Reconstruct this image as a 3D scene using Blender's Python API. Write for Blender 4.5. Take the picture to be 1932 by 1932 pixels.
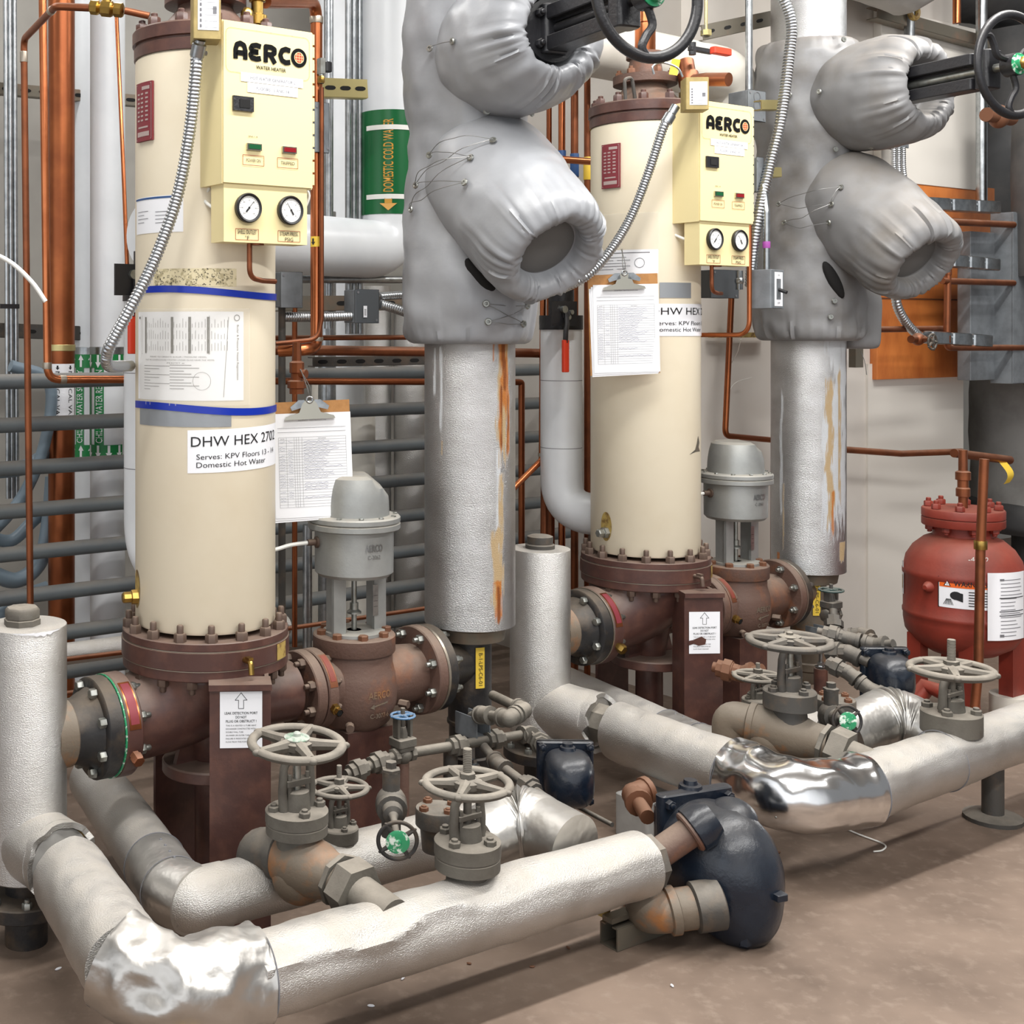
import bpy, bmesh, math, random
from mathutils import Vector, Matrix, noise
random.seed(7)
for _o in list(bpy.data.objects): bpy.data.objects.remove(_o)
SC = bpy.context.scene
COL = SC.collection
V = Vector; PI = math.pi
FX, X0, HY, CH = 2400.0, 500.0, 622.0, 1.44        # focal length in px, principal column, horizon row, eye height

# ------------------------------------------------------------------ camera, world, lamps, exposure
cd = bpy.data.cameras.new('camera'); cam = bpy.data.objects.new('camera', cd); COL.objects.link(cam)
cam.location = (0, 0, CH); cam.rotation_euler = (PI/2, 0, 0)
cd.sensor_width = 36; cd.lens = FX/1932*36
cd.shift_x = (966-X0)/1932; cd.shift_y = -(966-HY)/1932
cd.clip_start = .05; cd.clip_end = 60
SC.camera = cam
SC.view_settings.view_transform = 'Standard'; SC.view_settings.look = 'None'
SC.view_settings.gamma = 1; SC.view_settings.use_curve_mapping = False
SC.view_settings.exposure = .30
w = bpy.data.worlds.new('world'); SC.world = w; w.use_nodes = True
_n = w.node_tree.nodes; _l = w.node_tree.links; _bg = _n['Background']; _bg.inputs[0].default_value = (.95, .97, 1, 1)
# world glow behind the viewer, added so upright metal shows bright streaks; dimmer sideways
_t = _n.new('ShaderNodeTexCoord'); _d = _n.new('ShaderNodeVectorMath'); _d.operation = 'DOT_PRODUCT'; _d.inputs[1].default_value = (-.30, -.954, 0)
_l.new(_t.outputs['Generated'], _d.inputs[0])
_m = _n.new('ShaderNodeMapRange'); _m.interpolation_type = 'SMOOTHSTEP'
for _k, _v in (('From Min', .45), ('From Max', .96), ('To Min', .22), ('To Max', 1.25)): _m.inputs[_k].default_value = _v
_l.new(_d.outputs['Value'], _m.inputs['Value']); _l.new(_m.outputs['Result'], _bg.inputs[1])
U = V((.848, .530, 0)).normalized(); N = V((U.y, -U.x, 0)); Z = V((0, 0, 1))
O1 = V((-.152, 3.25, 0)); WOFF = V((1.434, 1.04, 0)); O2 = O1+WOFF
def L(o, s, t, z): return o+U*s+N*t+Z*z
def lamp(name, s, t, z, length, width, power, col=(1, .985, .96)):
    d = bpy.data.lights.new(name, 'AREA'); d.shape = 'RECTANGLE'; d.size = length; d.size_y = width
    d.energy = power; d.color = col
    o = bpy.data.objects.new(name, d); COL.objects.link(o)
    o.location = L(O1, s, t, z); o.rotation_euler = (0, 0, math.atan2(U.y, U.x))
    return o
lamp('overhead_area_light', .9, 1.0, 3.35, 4.6, .14, 125)
lamp('overhead_area_light', .4, 3.3, 3.35, 5.0, .3, 125)  # unseen strip, added as fill for the upright fronts
lamp('overhead_area_light', -.6, -1.25, 3.35, 3.6, .2, 34)  # another added strip out of view, brightens the background bay
lamp('overhead_area_light', 3.6, .7, 3.35, 1.8, .25, 24)

# ------------------------------------------------------------------ pixel <-> place
def P(px, py, Y): return V(((px-X0)*Y/FX, Y, CH+(HY-py)*Y/FX))
CC = -(O1.dot(N))
def Yt(px, t): return (CC-t)/(-N.y-N.x*(px-X0)/FX)     # depth of a pixel column on the plane t metres in front of the row
def Pt(px, py, t): return P(px, py, Yt(px, t))
def M(px, Y): return px*Y/FX                            # px length -> metres at depth Y
def cyl_hit(c, r, px):
    d = V(((px-X0)/FX, 1)); q = V((c.x, c.y))
    a = d.dot(d); b = d.dot(q); k = b*b-a*(q.dot(q)-r*r)
    Y = (b-math.sqrt(max(k, 0)))/a
    p = d*Y
    return math.atan2(p.y-c.y, p.x-c.x), Y

# ------------------------------------------------------------------ object helpers
def root_loc(o):
    v = V((0, 0, 0))
    while o: v += o.location; o = o.parent
    return v
def tag(o, label=None, cat=None, group=None, kind=None):
    if label: o['label'] = label
    if cat: o['category'] = cat
    if group: o['group'] = group
    if kind: o['kind'] = kind
    return o
def thing(name, label, cat, loc, group=None):
    o = bpy.data.objects.new(name, None); COL.objects.link(o); o.empty_display_size = .05
    o.location = loc
    return tag(o, label, cat, group)
def frame(ax):
    ax = ax.normalized(); h = V((0, 0, 1)) if abs(ax.z) < .9 else V((1, 0, 0))
    x = h.cross(ax).normalized(); y = ax.cross(x)
    return x, y, ax
def fillet(pts, rad, seg=6):
    pts = [V(p) for p in pts]
    if not rad or len(pts) < 3: return pts
    out = [pts[0]]
    for i in range(1, len(pts)-1):
        a, b, c = pts[i-1], pts[i], pts[i+1]
        d0, d1 = (a-b), (c-b); l0, l1 = d0.length, d1.length
        if l0 < 1e-6 or l1 < 1e-6: continue
        d0 /= l0; d1 /= l1
        ang = d0.angle(d1)
        if ang > PI-.02: out.append(b); continue
        dist = min(rad/math.tan(ang/2), l0*.48, l1*.48)
        p0, p1 = b+d0*dist, b+d1*dist
        for k in range(seg+1):
            u = k/seg
            out.append(p0*(1-u)**2+b*2*u*(1-u)+p1*u*u)
    out.append(pts[-1])
    return out
def spline(pts, n=8):
    pts = [V(p) for p in pts]; q = [pts[0]*2-pts[1]]+pts+[pts[-1]*2-pts[-2]]; out = []
    for i in range(1, len(q)-2):
        a, b, c, d = q[i-1:i+3]
        for k in range(n):
            t = k/n
            out.append(.5*((2*b)+(c-a)*t+(2*a-5*b+4*c-d)*t*t+(3*b-a-3*c+d)*t**3))
    out.append(pts[-1]); return out
class MB:
    def __init__(s): s.v = []; s.f = []; s.m = []; s.k = 0
    def mat(s, k): s.k = k; return s
    def add(s, vs, fs):
        o = len(s.v); s.v += [V(p) for p in vs]; s.f += [tuple(i+o for i in f) for f in fs]; s.m += [s.k]*len(fs); return s
    def loft(s, rings, c0=True, c1=True, closed=False):
        n = len(rings[0]); vs = [p for r in rings for p in r]; fs = []
        R = len(rings)
        for i in range(R if closed else R-1):
            a, b = i*n, ((i+1) % R)*n
            for j in range(n): k = (j+1) % n; fs.append((a+j, a+k, b+k, b+j))
        if not closed:
            if c0: fs.append(tuple(reversed(range(n))))
            if c1: fs.append(tuple((R-1)*n+j for j in range(n)))
        return s.add(vs, fs)
    def lathe(s, o, ax, prof, n=32, c0=True, c1=True, fn=None):
        x, y, a = frame(V(ax)); o = V(o); rings = []
        for r, h in prof:
            r = max(r, 1e-4); ring = []
            for j in range(n):
                t = 2*PI*j/n; rr, hh = (r, h) if not fn else fn(r, h, t)
                ring.append(o+a*hh+(x*math.cos(t)+y*math.sin(t))*rr)
            rings.append(ring)
        return s.loft(rings, c0, c1)
    def cyl(s, p0, p1, r, r1=None, n=24):
        p0, p1 = V(p0), V(p1)
        return s.lathe(p0, p1-p0, [(r, 0), (r if r1 is None else r1, (p1-p0).length)], n)
    def tube(s, pts, r, n=14, rad=0, seg=6, fn=None, caps=True):
        pts = fillet(pts, rad, seg)
        pts = [p for i, p in enumerate(pts) if i == 0 or (p-pts[i-1]).length > 1e-6]
        rings = []; d = (pts[1]-pts[0]).normalized(); x, y, _ = frame(d); acc = 0
        for i, p in enumerate(pts):
            if i: acc += (p-pts[i-1]).length
            nd = (pts[min(i+1, len(pts)-1)]-pts[max(i-1, 0)]).normalized()
            q = d.rotation_difference(nd); x = q @ x; y = q @ y; d = nd
            rr = r[i] if isinstance(r, (list, tuple)) else r
            if fn: rr = fn(i, acc, rr)
            rings.append([p+(x*math.cos(2*PI*j/n)+y*math.sin(2*PI*j/n))*rr for j in range(n)])
        return s.loft(rings, caps, caps)
    def torus(s, c, ax, R, r, n=40, m=10, sc=1):
        x, y, a = frame(V(ax)); c = V(c); rings = []
        for i in range(n):
            t = 2*PI*i/n; e = x*math.cos(t)+y*math.sin(t)
            rings.append([c+e*(R+r*math.cos(2*PI*j/m))+a*(r*sc*math.sin(2*PI*j/m)) for j in range(m)])
        return s.loft(rings, closed=True)
    def box(s, c, size, ex=None, ey=None, bev=0):
        c = V(c); ex = V(ex) if ex is not None else V((1, 0, 0)); ey = V(ey) if ey is not None else V((0, 1, 0)); ez = ex.cross(ey)
        a, b, d = size[0]/2, size[1]/2, size[2]/2
        if not bev:
            vs = [c+ex*i*a+ey*j*b+ez*k*d for k in (-1, 1) for i, j in ((-1, -1), (1, -1), (1, 1), (-1, 1))]
            return s.add(vs, [(3, 2, 1, 0), (4, 5, 6, 7), (0, 1, 5, 4), (1, 2, 6, 5), (2, 3, 7, 6), (3, 0, 4, 7)])
        rings = []
        def ring(aa, bb, k, r):
            out = []
            for sx, sy, t0 in ((1, 1, 0), (-1, 1, 1), (-1, -1, 2), (1, -1, 3)):
                for q in range(4):
                    t = (t0+q/3)*PI/2
                    out.append(c+ex*(sx*(aa-r)+r*math.cos(t))+ey*(sy*(bb-r)+r*math.sin(t))+ez*k)
            return out
        i = bev*.3
        rings = [ring(a-i, b-i, -d, bev), ring(a, b, -d+i, bev), ring(a, b, d-i, bev), ring(a-i, b-i, d, bev)]
        return s.loft(rings)
    def sphere(s, c, r, n=24, m=14, fn=None, ax=(0, 0, 1), xdir=None):
        c = V(c); rx, ry, rz = (r, r, r) if not isinstance(r, (tuple, list)) else r
        if xdir is not None: x = V(xdir).normalized(); a = V(ax).normalized(); y = a.cross(x)
        else: x, y, a = frame(V(ax))
        rings = []
        for i in range(m+1):
            p = PI*i/m; ring = []
            sp = max(math.sin(p), 1e-3)
            for j in range(n):
                t = 2*PI*j/n; k = 1 if not fn else fn(p, t)
                ring.append(c+(x*rx*sp*math.cos(t)+y*ry*sp*math.sin(t)-a*rz*math.cos(p))*k)
            rings.append(ring)
        return s.loft(rings)
    def prism(s, poly, o, ex, ey, h):
        o = V(o); ex = V(ex); ey = V(ey); ez = ex.cross(ey).normalized()
        return s.loft([[o+ex*a+ey*b for a, b in poly], [o+ex*a+ey*b+ez*h for a, b in poly]])
    def patch(s, mp, x0, y0, x1, y1, off=.001, nx=1, ny=1, fn=None):
        vs = []; fs = []
        for j in range(ny+1):
            for i in range(nx+1):
                x = x0+(x1-x0)*i/nx; y = y0+(y1-y0)*j/ny
                vs.append(mp(x, y, off+(fn(x, y) if fn else 0)))
        for j in range(ny):
            for i in range(nx):
                a = j*(nx+1)+i; fs.append((a, a+1, a+nx+2, a+nx+1))
        return s.add(vs, fs)
    def strokes(s, paths, wd, mp, off=.002, tf=lambda x, y: (x, y)):
        for pts in paths:
            for i in range(len(pts)-1):
                (ax, ay), (bx, by) = pts[i], pts[i+1]
                dx, dy = bx-ax, by-ay; l = math.hypot(dx, dy) or 1; px, py = -dy/l*wd/2, dx/l*wd/2
                q = [(ax+px, ay+py), (ax-px, ay-py), (bx-px, by-py), (bx+px, by+py)]
                s.add([mp(*tf(*p), off) for p in q], [(0, 1, 2, 3)])
                if 0 < i:
                    c = [(ax+wd/2*math.cos(2*PI*k/10), ay+wd/2*math.sin(2*PI*k/10)) for k in range(10)]
                    s.add([mp(*tf(*p), off+.00005) for p in c], [tuple(range(10))])
        return s
    def disc(s, mp, cx, cy, r, off=.002, n=28, r0=0):
        if r0 == 0:
            return s.add([mp(cx+r*math.cos(2*PI*k/n), cy+r*math.sin(2*PI*k/n), off) for k in range(n)], [tuple(range(n))])
        vs = [mp(cx+q*math.cos(2*PI*k/n), cy+q*math.sin(2*PI*k/n), off) for q in (r0, r) for k in range(n)]
        return s.add(vs, [(k, (k+1) % n, n+(k+1) % n, n+k)[::-1] for k in range(n)])
    def text(s, body, mp, x, y, wd, ht, off=.002, bold=0., align='C', rot=False, shear=0.):
        vs, fs, (bw, bh) = text2d(body, bold)
        kx = wd/bw; ky = ht/bh if ht else kx
        ax = {'C': -wd/2, 'L': 0, 'R': -wd}[align]
        out = []
        for a, b in vs:
            u, w_ = a*kx+ax, b*ky-bh*ky/2
            if rot == 1: u, w_ = -w_, u
            if rot == -1: u, w_ = w_, -u
            out.append(mp(x+u, y+w_, off))
        return s.add(out, fs)
    def build(s, name, mats, parent=None, smooth=True, ang=38):
        me = bpy.data.meshes.new(name)
        if parent is not None: base = root_loc(parent)
        else:
            lo = V((min(p.x for p in s.v), min(p.y for p in s.v), min(p.z for p in s.v))); hi = V((max(p.x for p in s.v), max(p.y for p in s.v), 0))
            base = V(((lo.x+hi.x)/2, (lo.y+hi.y)/2, lo.z))
        me.from_pydata([tuple(p-base) for p in s.v], [], s.f)
        if not isinstance(mats, (list, tuple)): mats = [mats]
        for m_ in mats: me.materials.append(m_)
        me.polygons.foreach_set('material_index', s.m)
        if smooth:
            me.polygons.foreach_set('use_smooth', [True]*len(s.f)); me.set_sharp_from_angle(angle=math.radians(ang))
        bm = bmesh.new(); bm.from_mesh(me); bmesh.ops.recalc_face_normals(bm, faces=bm.faces); bm.to_mesh(me); bm.free()
        me.update()
        o = bpy.data.objects.new(name, me); COL.objects.link(o)
        if parent is not None: o.parent = parent
        else: o.location = base
        return o
_tc = {}
def text2d(body, bold=0.):
    key = (body, bold)
    if key in _tc: return _tc[key]
    c = bpy.data.curves.new('t', 'FONT'); c.body = body; c.size = 1; c.offset = bold; c.resolution_u = 3
    o = bpy.data.objects.new('t', c); COL.objects.link(o)
    dg = bpy.context.evaluated_depsgraph_get(); me = bpy.data.meshes.new_from_object(o.evaluated_get(dg))
    vs = [(v.co.x, v.co.y) for v in me.vertices]; fs = [tuple(p.vertices) for p in me.polygons]
    x0 = min(v[0] for v in vs); x1 = max(v[0] for v in vs); y0 = min(v[1] for v in vs); y1 = max(v[1] for v in vs)
    vs = [(a-x0, b-y0) for a, b in vs]
    bpy.data.objects.remove(o); bpy.data.curves.remove(c); bpy.data.meshes.remove(me)
    _tc[key] = (vs, fs, (x1-x0, y1-y0)); return _tc[key]
def flatmap(o, ex, ey):
    o, ex, ey = V(o), V(ex).normalized(), V(ey).normalized(); n = ex.cross(ey)
    return lambda x, y, off=0: o+ex*x+ey*y+n*off
def cylmap(c, r, az0, z0):
    return lambda x, y, off=0: V((c.x+(r+off)*math.cos(az0+x/r), c.y+(r+off)*math.sin(az0+x/r), z0+y))
def inst(name, me, parent, pos, ax=(0, 0, 1), spin=0):
    o = bpy.data.objects.new(name, me); COL.objects.link(o); o.parent = parent
    o.location = V(pos)-root_loc(parent)
    x, y, a = frame(V(ax)); R = Matrix((x, y, a)).transposed() @ Matrix.Rotation(spin, 3, 'Z')
    o.rotation_euler = R.to_euler(); return o
_bm = {}
def bolt_mesh(r, h, stud, mt):
    key = (r, h, stud, mt.name)
    if key not in _bm:
        b = MB(); b.lathe((0, 0, 0), (0, 0, 1), [(r, 0), (r, h*.85), (r*.85, h)], 6)
        if stud: b.lathe((0, 0, h*.9), (0, 0, 1), [(r*.55, 0), (r*.55, stud*.85), (r*.42, stud)], 10)
        o = b.build('bolt', mt); me = o.data; bpy.data.objects.remove(o); _bm[key] = me
    return _bm[key]
def bolts(parent, c, ax, R, n, r, h, stud, mt, ph=0, name='bolt', skip=None):
    x, y, a = frame(V(ax))
    for i in range(n):
        t = ph+2*PI*i/n
        p = V(c)+(x*math.cos(t)+y*math.sin(t))*R
        if skip and skip(p): continue
        inst(name, bolt_mesh(r, h, stud, mt), parent, p, a, t+i*.3)

# ------------------------------------------------------------------ materials
def lin(c): return tuple(((v/255)/12.92 if v/255 <= .04045 else ((v/255+.055)/1.055)**2.4) for v in c)+(1,)
MT = {}
def mat(name, col, rough=.5, metal=0., bump=None, var=None, dust=None, var2=None, coat=0, emit=None, stretch=None, spec=None, alpha=None):
    m = bpy.data.materials.new(name); m.use_nodes = True; nt = m.node_tree; nd = nt.nodes; lk = nt.links
    b = nd['Principled BSDF']; b.inputs['Roughness'].default_value = rough; b.inputs['Metallic'].default_value = metal
    if coat: b.inputs['Coat Weight'].default_value = coat; b.inputs['Coat Roughness'].default_value = .15
    if spec is not None: b.inputs['Specular IOR Level'].default_value = spec
    if alpha is not None: b.inputs['Alpha'].default_value = alpha
    g = nd.new('ShaderNodeNewGeometry')
    pos = g.outputs['Position']
    if stretch:
        mp = nd.new('ShaderNodeMapping'); mp.inputs['Scale'].default_value = stretch; lk.new(pos, mp.inputs['Vector']); pos = mp.outputs['Vector']
    rgb = nd.new('ShaderNodeRGB'); rgb.outputs[0].default_value = lin(col); cur = rgb.outputs[0]
    def nz(scale, det=4, p=None, ro=.6):
        t = nd.new('ShaderNodeTexNoise'); t.inputs['Scale'].default_value = scale; t.inputs['Detail'].default_value = det; t.inputs['Roughness'].default_value = ro
        lk.new(p or pos, t.inputs['Vector']); return t.outputs['Fac']
    def mr(s_, lo, hi, a=0, c=1):
        t = nd.new('ShaderNodeMapRange'); t.inputs['From Min'].default_value = lo; t.inputs['From Max'].default_value = hi
        t.inputs['To Min'].default_value = a; t.inputs['To Max'].default_value = c; lk.new(s_, t.inputs['Value']); return t.outputs['Result']
    def mix(fac, a, col2):
        t = nd.new('ShaderNodeMix'); t.data_type = 'RGBA'; lk.new(fac, t.inputs['Factor']); lk.new(a, t.inputs[6]); t.inputs[7].default_value = lin(col2); return t.outputs[2]
    metal_in = None
    for vv in (var, var2):
        if vv:
            sc, c2, lo, hi = vv[:4]
            f = mr(nz(sc), lo, hi, 0, vv[4] if len(vv) > 4 else 1); cur = mix(f, cur, c2)
    if dust:
        c2, amt = dust[:2]
        sp = nd.new('ShaderNodeSeparateXYZ'); lk.new(g.outputs['Normal'], sp.inputs[0])
        f1 = mr(sp.outputs['Z'], .15, .85)
        f2 = mr(nz(14, 5), .3, .62, .45, 1)
        mu = nd.new('ShaderNodeMath'); mu.operation = 'MULTIPLY'; lk.new(f1, mu.inputs[0]); lk.new(f2, mu.inputs[1])
        m2 = nd.new('ShaderNodeMath'); m2.operation = 'MULTIPLY'; lk.new(mu.outputs[0], m2.inputs[0]); m2.inputs[1].default_value = amt
        cur = mix(m2.outputs[0], cur, c2)
        ra = mr(m2.outputs[0], 0, 1, rough, .85); lk.new(ra, b.inputs['Roughness'])
        if metal: lk.new(mr(m2.outputs[0], 0, 1, metal, 0), b.inputs['Metallic'])
    lk.new(cur, b.inputs['Base Color'])
    if bump:
        prev = None
        for sc, st, ds in (bump if isinstance(bump, list) else [bump]):
            bp = nd.new('ShaderNodeBump'); bp.inputs['Strength'].default_value = st; bp.inputs['Distance'].default_value = ds
            lk.new(nz(sc, 3), bp.inputs['Height'])
            if prev: lk.new(prev, bp.inputs['Normal'])
            prev = bp.outputs['Normal']
        lk.new(prev, b.inputs['Normal'])
    if emit: b.inputs['Emission Color'].default_value = lin(emit[0]); b.inputs['Emission Strength'].default_value = emit[1]
    MT[name] = m; return m
DUST = (158, 150, 138)
cream = mat('cream_paint', (234, 223, 199), .42, var=(5, (222, 208, 180), .45, .8, .5), bump=(9, .06, .01))
panel = mat('panel_paint', (230, 214, 162), .45)
khaki = mat('khaki_paint', (150, 132, 82), .5, var=(30, (170, 150, 95), .4, .7))
brown = mat('brown_enamel', (78, 52, 47), .34, dust=((146, 130, 116), .55), var=(18, (98, 66, 56), .45, .7), bump=(60, .12, .004))
brownrust = mat('brown_rusted_iron', (98, 74, 64), .6, var=(9, (136, 84, 52), .52, .74, .8), dust=((156, 140, 124), .55), bump=(120, .3, .004))
iron = mat('dusty_cast_iron', (98, 94, 86), .7, var=(12, (80, 75, 68), .4, .65), dust=(DUST, .85), bump=(150, .3, .003))
ironrust = mat('rust_streaked_iron', (106, 94, 80), .7, var=(9, (146, 96, 52), .52, .66), dust=(DUST, .5), bump=(120, .3, .003))
irondark = mat('dark_cast_iron', (68, 65, 61), .6, var=(20, (88, 76, 64), .5, .7), dust=(DUST, .6), bump=(120, .3, .003))
blackiron = mat('black_iron', (34, 33, 34), .45, var=(14, (72, 60, 48), .5, .72), dust=((120, 108, 94), .55), bump=(90, .2, .004))
blackpaint = mat('black_paint', (30, 30, 33), .38, bump=(90, .25, .004), dust=((95, 92, 90), .4))
navy = mat('navy_enamel', (20, 27, 39), .24, var=(10, (29, 38, 50), .4, .65), dust=((104, 99, 92), .26), bump=(70, .22, .004))
redpaint = mat('red_oxide_paint', (136, 50, 36), .5, var=(8, (118, 44, 33), .4, .65), dust=((140, 100, 84), .4), bump=(60, .15, .004))
pvc = mat('grey_pvc', (96, 103, 106), .5, dust=((140, 132, 122), .6), var=(6, (86, 92, 96), .4, .7))
hose = mat('blue_grey_plastic', (112, 128, 140), .4)
white = mat('white_jacket', (228, 231, 234), .32, var=(3, (214, 218, 222), .4, .7), bump=(6, .05, .01))
whiteold = mat('white_aged_jacket', (222, 218, 208), .45, var=(5, (205, 199, 186), .4, .7))
alu = mat('stucco_aluminium', (214, 213, 211), .34, 1., bump=(270, .75, .003), var=(5, (196, 194, 190), .35, .7), stretch=(1, 1, 1.9), dust=((190, 180, 166), .55))
aluv = mat('stucco_aluminium_stained', (206, 207, 208), .3, 1., bump=(240, .8, .003), var=(5, (182, 182, 182), .35, .7), stretch=(1, 1, 1.9))
foil = mat('smooth_foil', (206, 204, 200), .34, 1., bump=[(11, .30, .02), (34, .12, .006)], dust=((186, 178, 166), .22), var=(7, (192, 190, 186), .4, .7))
foilbright = mat('bright_foil', (226, 226, 226), .17, 1., bump=(10, .1, .01))
fabric = mat('grey_jacket_fabric', (146, 148, 152), .4, bump=[(420, .12, .001), (16, .12, .01)], var=(4, (130, 132, 136), .4, .7), spec=.6)
fabricdark = mat('dark_jacket_fabric', (98, 98, 97), .6, bump=(300, .2, .001))
fabricold = mat('aged_jacket_fabric', (126, 126, 127), .45, bump=[(420, .12, .001), (16, .12, .01)], var=(5, (112, 108, 104), .5, .72), spec=.6, dust=((140, 130, 118), .5))
copper = mat('bright_copper', (200, 122, 80), .28, 1., var=(6, (172, 100, 64), .4, .7))
copperdull = mat('dull_copper', (150, 90, 60), .42, .85, var=(10, (122, 74, 52), .4, .7), dust=((140, 116, 98), .6))
copperdark = mat('dark_copper', (140, 80, 50), .34, .9, var=(4, (178, 106, 64), .5, .75))
brass = mat('brass', (190, 156, 84), .3, 1., var=(20, (150, 122, 66), .4, .7))
solder = mat('solder', (176, 166, 152), .4, .9)
galv = mat('galvanised_steel', (178, 182, 184), .3, 1., var=(30, (150, 154, 157), .4, .65))
flexm = mat('flex_steel', (186, 189, 192), .3, 1.)
steel = mat('zinc_bolt_steel', (168, 170, 166), .38, .9, var=(40, (140, 140, 132), .4, .7))
bolt_br = mat('brown_bolt', (98, 80, 70), .5, .3, dust=((160, 142, 124), .6))
boltrust = mat('rusty_bolt', (118, 78, 56), .6, .3, dust=((140, 120, 102), .35))
logoblack = mat('logo_black', (9, 9, 10), .8, spec=.15)
darkgreen = mat('dark_green_paint', (30, 62, 62), .5, dust=(DUST, .4))
zincy = mat('yellow_zinc', (196, 182, 128), .35, .8)
strutm = mat('strut_steel', (118, 112, 100), .5, .6, var=(8, (140, 116, 98), .5, .7))
boxgrey = mat('grey_steel_box', (122, 127, 131), .5, .2, var=(20, (106, 110, 114), .4, .7))
boxdark = mat('dark_grey_cover', (84, 88, 92), .5, .2)
alucast = mat('cast_aluminium', (168, 170, 168), .42, .55, dust=((176, 166, 150), .6), bump=(150, .15, .002), var=(8, (150, 152, 150), .4, .7))
gaugeface = mat('gauge_white', (236, 236, 232), .3)
black = mat('black_plastic', (22, 22, 24), .4)
ink = mat('black_ink', (24, 24, 26), .6)
inkgrey = mat('grey_print', (112, 112, 116), .7)
inkblue = mat('blue_pen', (92, 96, 130), .7)
paper = mat('white_paper', (238, 239, 242), .55)
labelw = mat('white_label', (240, 241, 245), .35)
plastic = mat('clear_sleeve', (236, 232, 220), .12, spec=.8, alpha=.28)
bluet = mat('blue_tape', (12, 44, 158), .3)
duct = mat('duct_tape', (148, 152, 156), .4, .3, bump=(30, .2, .003))
maroon = mat('maroon_plate', (132, 52, 60), .45, .2)
plateink = mat('plate_silver', (196, 176, 172), .4, .5)
redl = mat('red_vinyl', (214, 62, 34), .42)
redink = mat('red_border', (150, 62, 40), .5)
redlamp = mat('red_lens', (130, 20, 28), .2)
greenlamp = mat('green_lens', (22, 82, 48), .2)
green = mat('green_label', (18, 98, 52), .28)
greenl = mat('green_flow_label', (24, 128, 66), .35)
gold = mat('gold_lettering', (206, 150, 50), .4)
yellow = mat('yellow_tag', (236, 200, 70), .5)
orangel = mat('orange_label', (232, 104, 30), .45)
boardm = mat('clipboard_hardboard', (178, 128, 74), .6, var=(40, (160, 112, 62), .4, .7))
chrome = mat('nickel_clip', (190, 186, 172), .2, 1.)
wood = mat('orange_plywood', (214, 128, 62), .5, var=(7, (176, 92, 40), .4, .72), stretch=(1, 1, .5))
bluew = mat('blue_handwheel', (70, 124, 170), .5, dust=(DUST, .5))
greenw = mat('green_disc', (40, 138, 92), .4, var=(60, (210, 220, 210), .52, .6))
residue = mat('tape_residue', (216, 204, 168), .6, var=(60, (176, 164, 128), .5, .6))
rustst = mat('rust_stain', (196, 122, 42), .75, var=(50, (150, 82, 28), .45, .6))
rustpale = mat('pale_rust_stain', (206, 178, 124), .7, var=(40, (214, 206, 186), .4, .6))
limescale = mat('limescale', (214, 218, 220), .6, .2)
insul = mat('yellow_fibre', (190, 158, 96), .9)
purple = mat('purple_band', (150, 70, 150), .5)
bluesm = mat('blue_band', (40, 78, 130), .5)
cable = mat('white_cable', (236, 236, 230), .4)
wire = mat('wire', (128, 128, 126), .4, .7)
dark = mat('dark_gap', (14, 13, 13), .9)
yellowpaint = mat('worn_yellow_steel', (176, 150, 84), .5, var=(40, (120, 92, 50), .45, .6))
concrete = mat('concrete_floor', (132, 114, 100), .62, var=(2.2, (102, 86, 74), .38, .66), var2=(26, (146, 130, 116), .52, .72, .5), bump=(60, .12, .004))
wallm = mat('wall_paint', (214, 208, 200), .6, var=(1.5, (202, 194, 184), .4, .7), bump=(30, .05, .004))
wallg = mat('grey_wall_paint', (168, 165, 158), .7, var=(1.5, (146, 142, 136), .4, .7))
boardwhite = mat('painted_board', (224, 219, 210), .5)
hubwhite = mat('worn_hub_white', (176, 182, 172), .5, var=(60, (120, 150, 128), .5, .62))
ceilm = mat('ceiling_paint', (205, 205, 202), .8)
ductgrey = mat('canvas_lagging', (170, 169, 166), .8, var=(5, (146, 144, 140), .4, .65), bump=(40, .2, .004))
darkgrey = mat('dark_grey_lagging', (72, 72, 73), .7, var=(5, (92, 90, 88), .4, .7))

def stained_metal():
    m = mat('stucco_aluminium_runs', (206, 207, 208), .3, 1., bump=(240, .8, .003), var=(5, (182, 182, 182), .35, .7), stretch=(1, 1, 1.9))
    nt = m.node_tree; nd, lk = nt.nodes, nt.links; b = nd['Principled BSDF']
    src = b.inputs['Base Color'].links[0].from_socket; rough = None
    met = None; prev_r = None
    for an, col in (('lime', (212, 216, 220)), ('rust_pale', (186, 158, 112)), ('rust', (188, 112, 36)), ('rust_dark', (130, 68, 24))):
        a = nd.new('ShaderNodeAttribute'); a.attribute_name = an
        t = nd.new('ShaderNodeMix'); t.data_type = 'RGBA'; lk.new(a.outputs['Fac'], t.inputs['Factor']); lk.new(src, t.inputs[6]); t.inputs[7].default_value = lin(col); src = t.outputs[2]
        mx = nd.new('ShaderNodeMath'); mx.operation = 'MAXIMUM'; lk.new(a.outputs['Fac'], mx.inputs[0]); mx.inputs[1].default_value = 0
        if met: lk.new(met, mx.inputs[1])
        met = mx.outputs[0]
    lk.new(src, b.inputs['Base Color'])
    for nm, a0, a1 in (('Metallic', 1., .15), ('Roughness', .3, .75)):
        r = nd.new('ShaderNodeMapRange'); r.inputs['To Min'].default_value = a0; r.inputs['To Max'].default_value = a1; lk.new(met, r.inputs['Value']); lk.new(r.outputs['Result'], b.inputs[nm])
    return m
runs = stained_metal()
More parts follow.
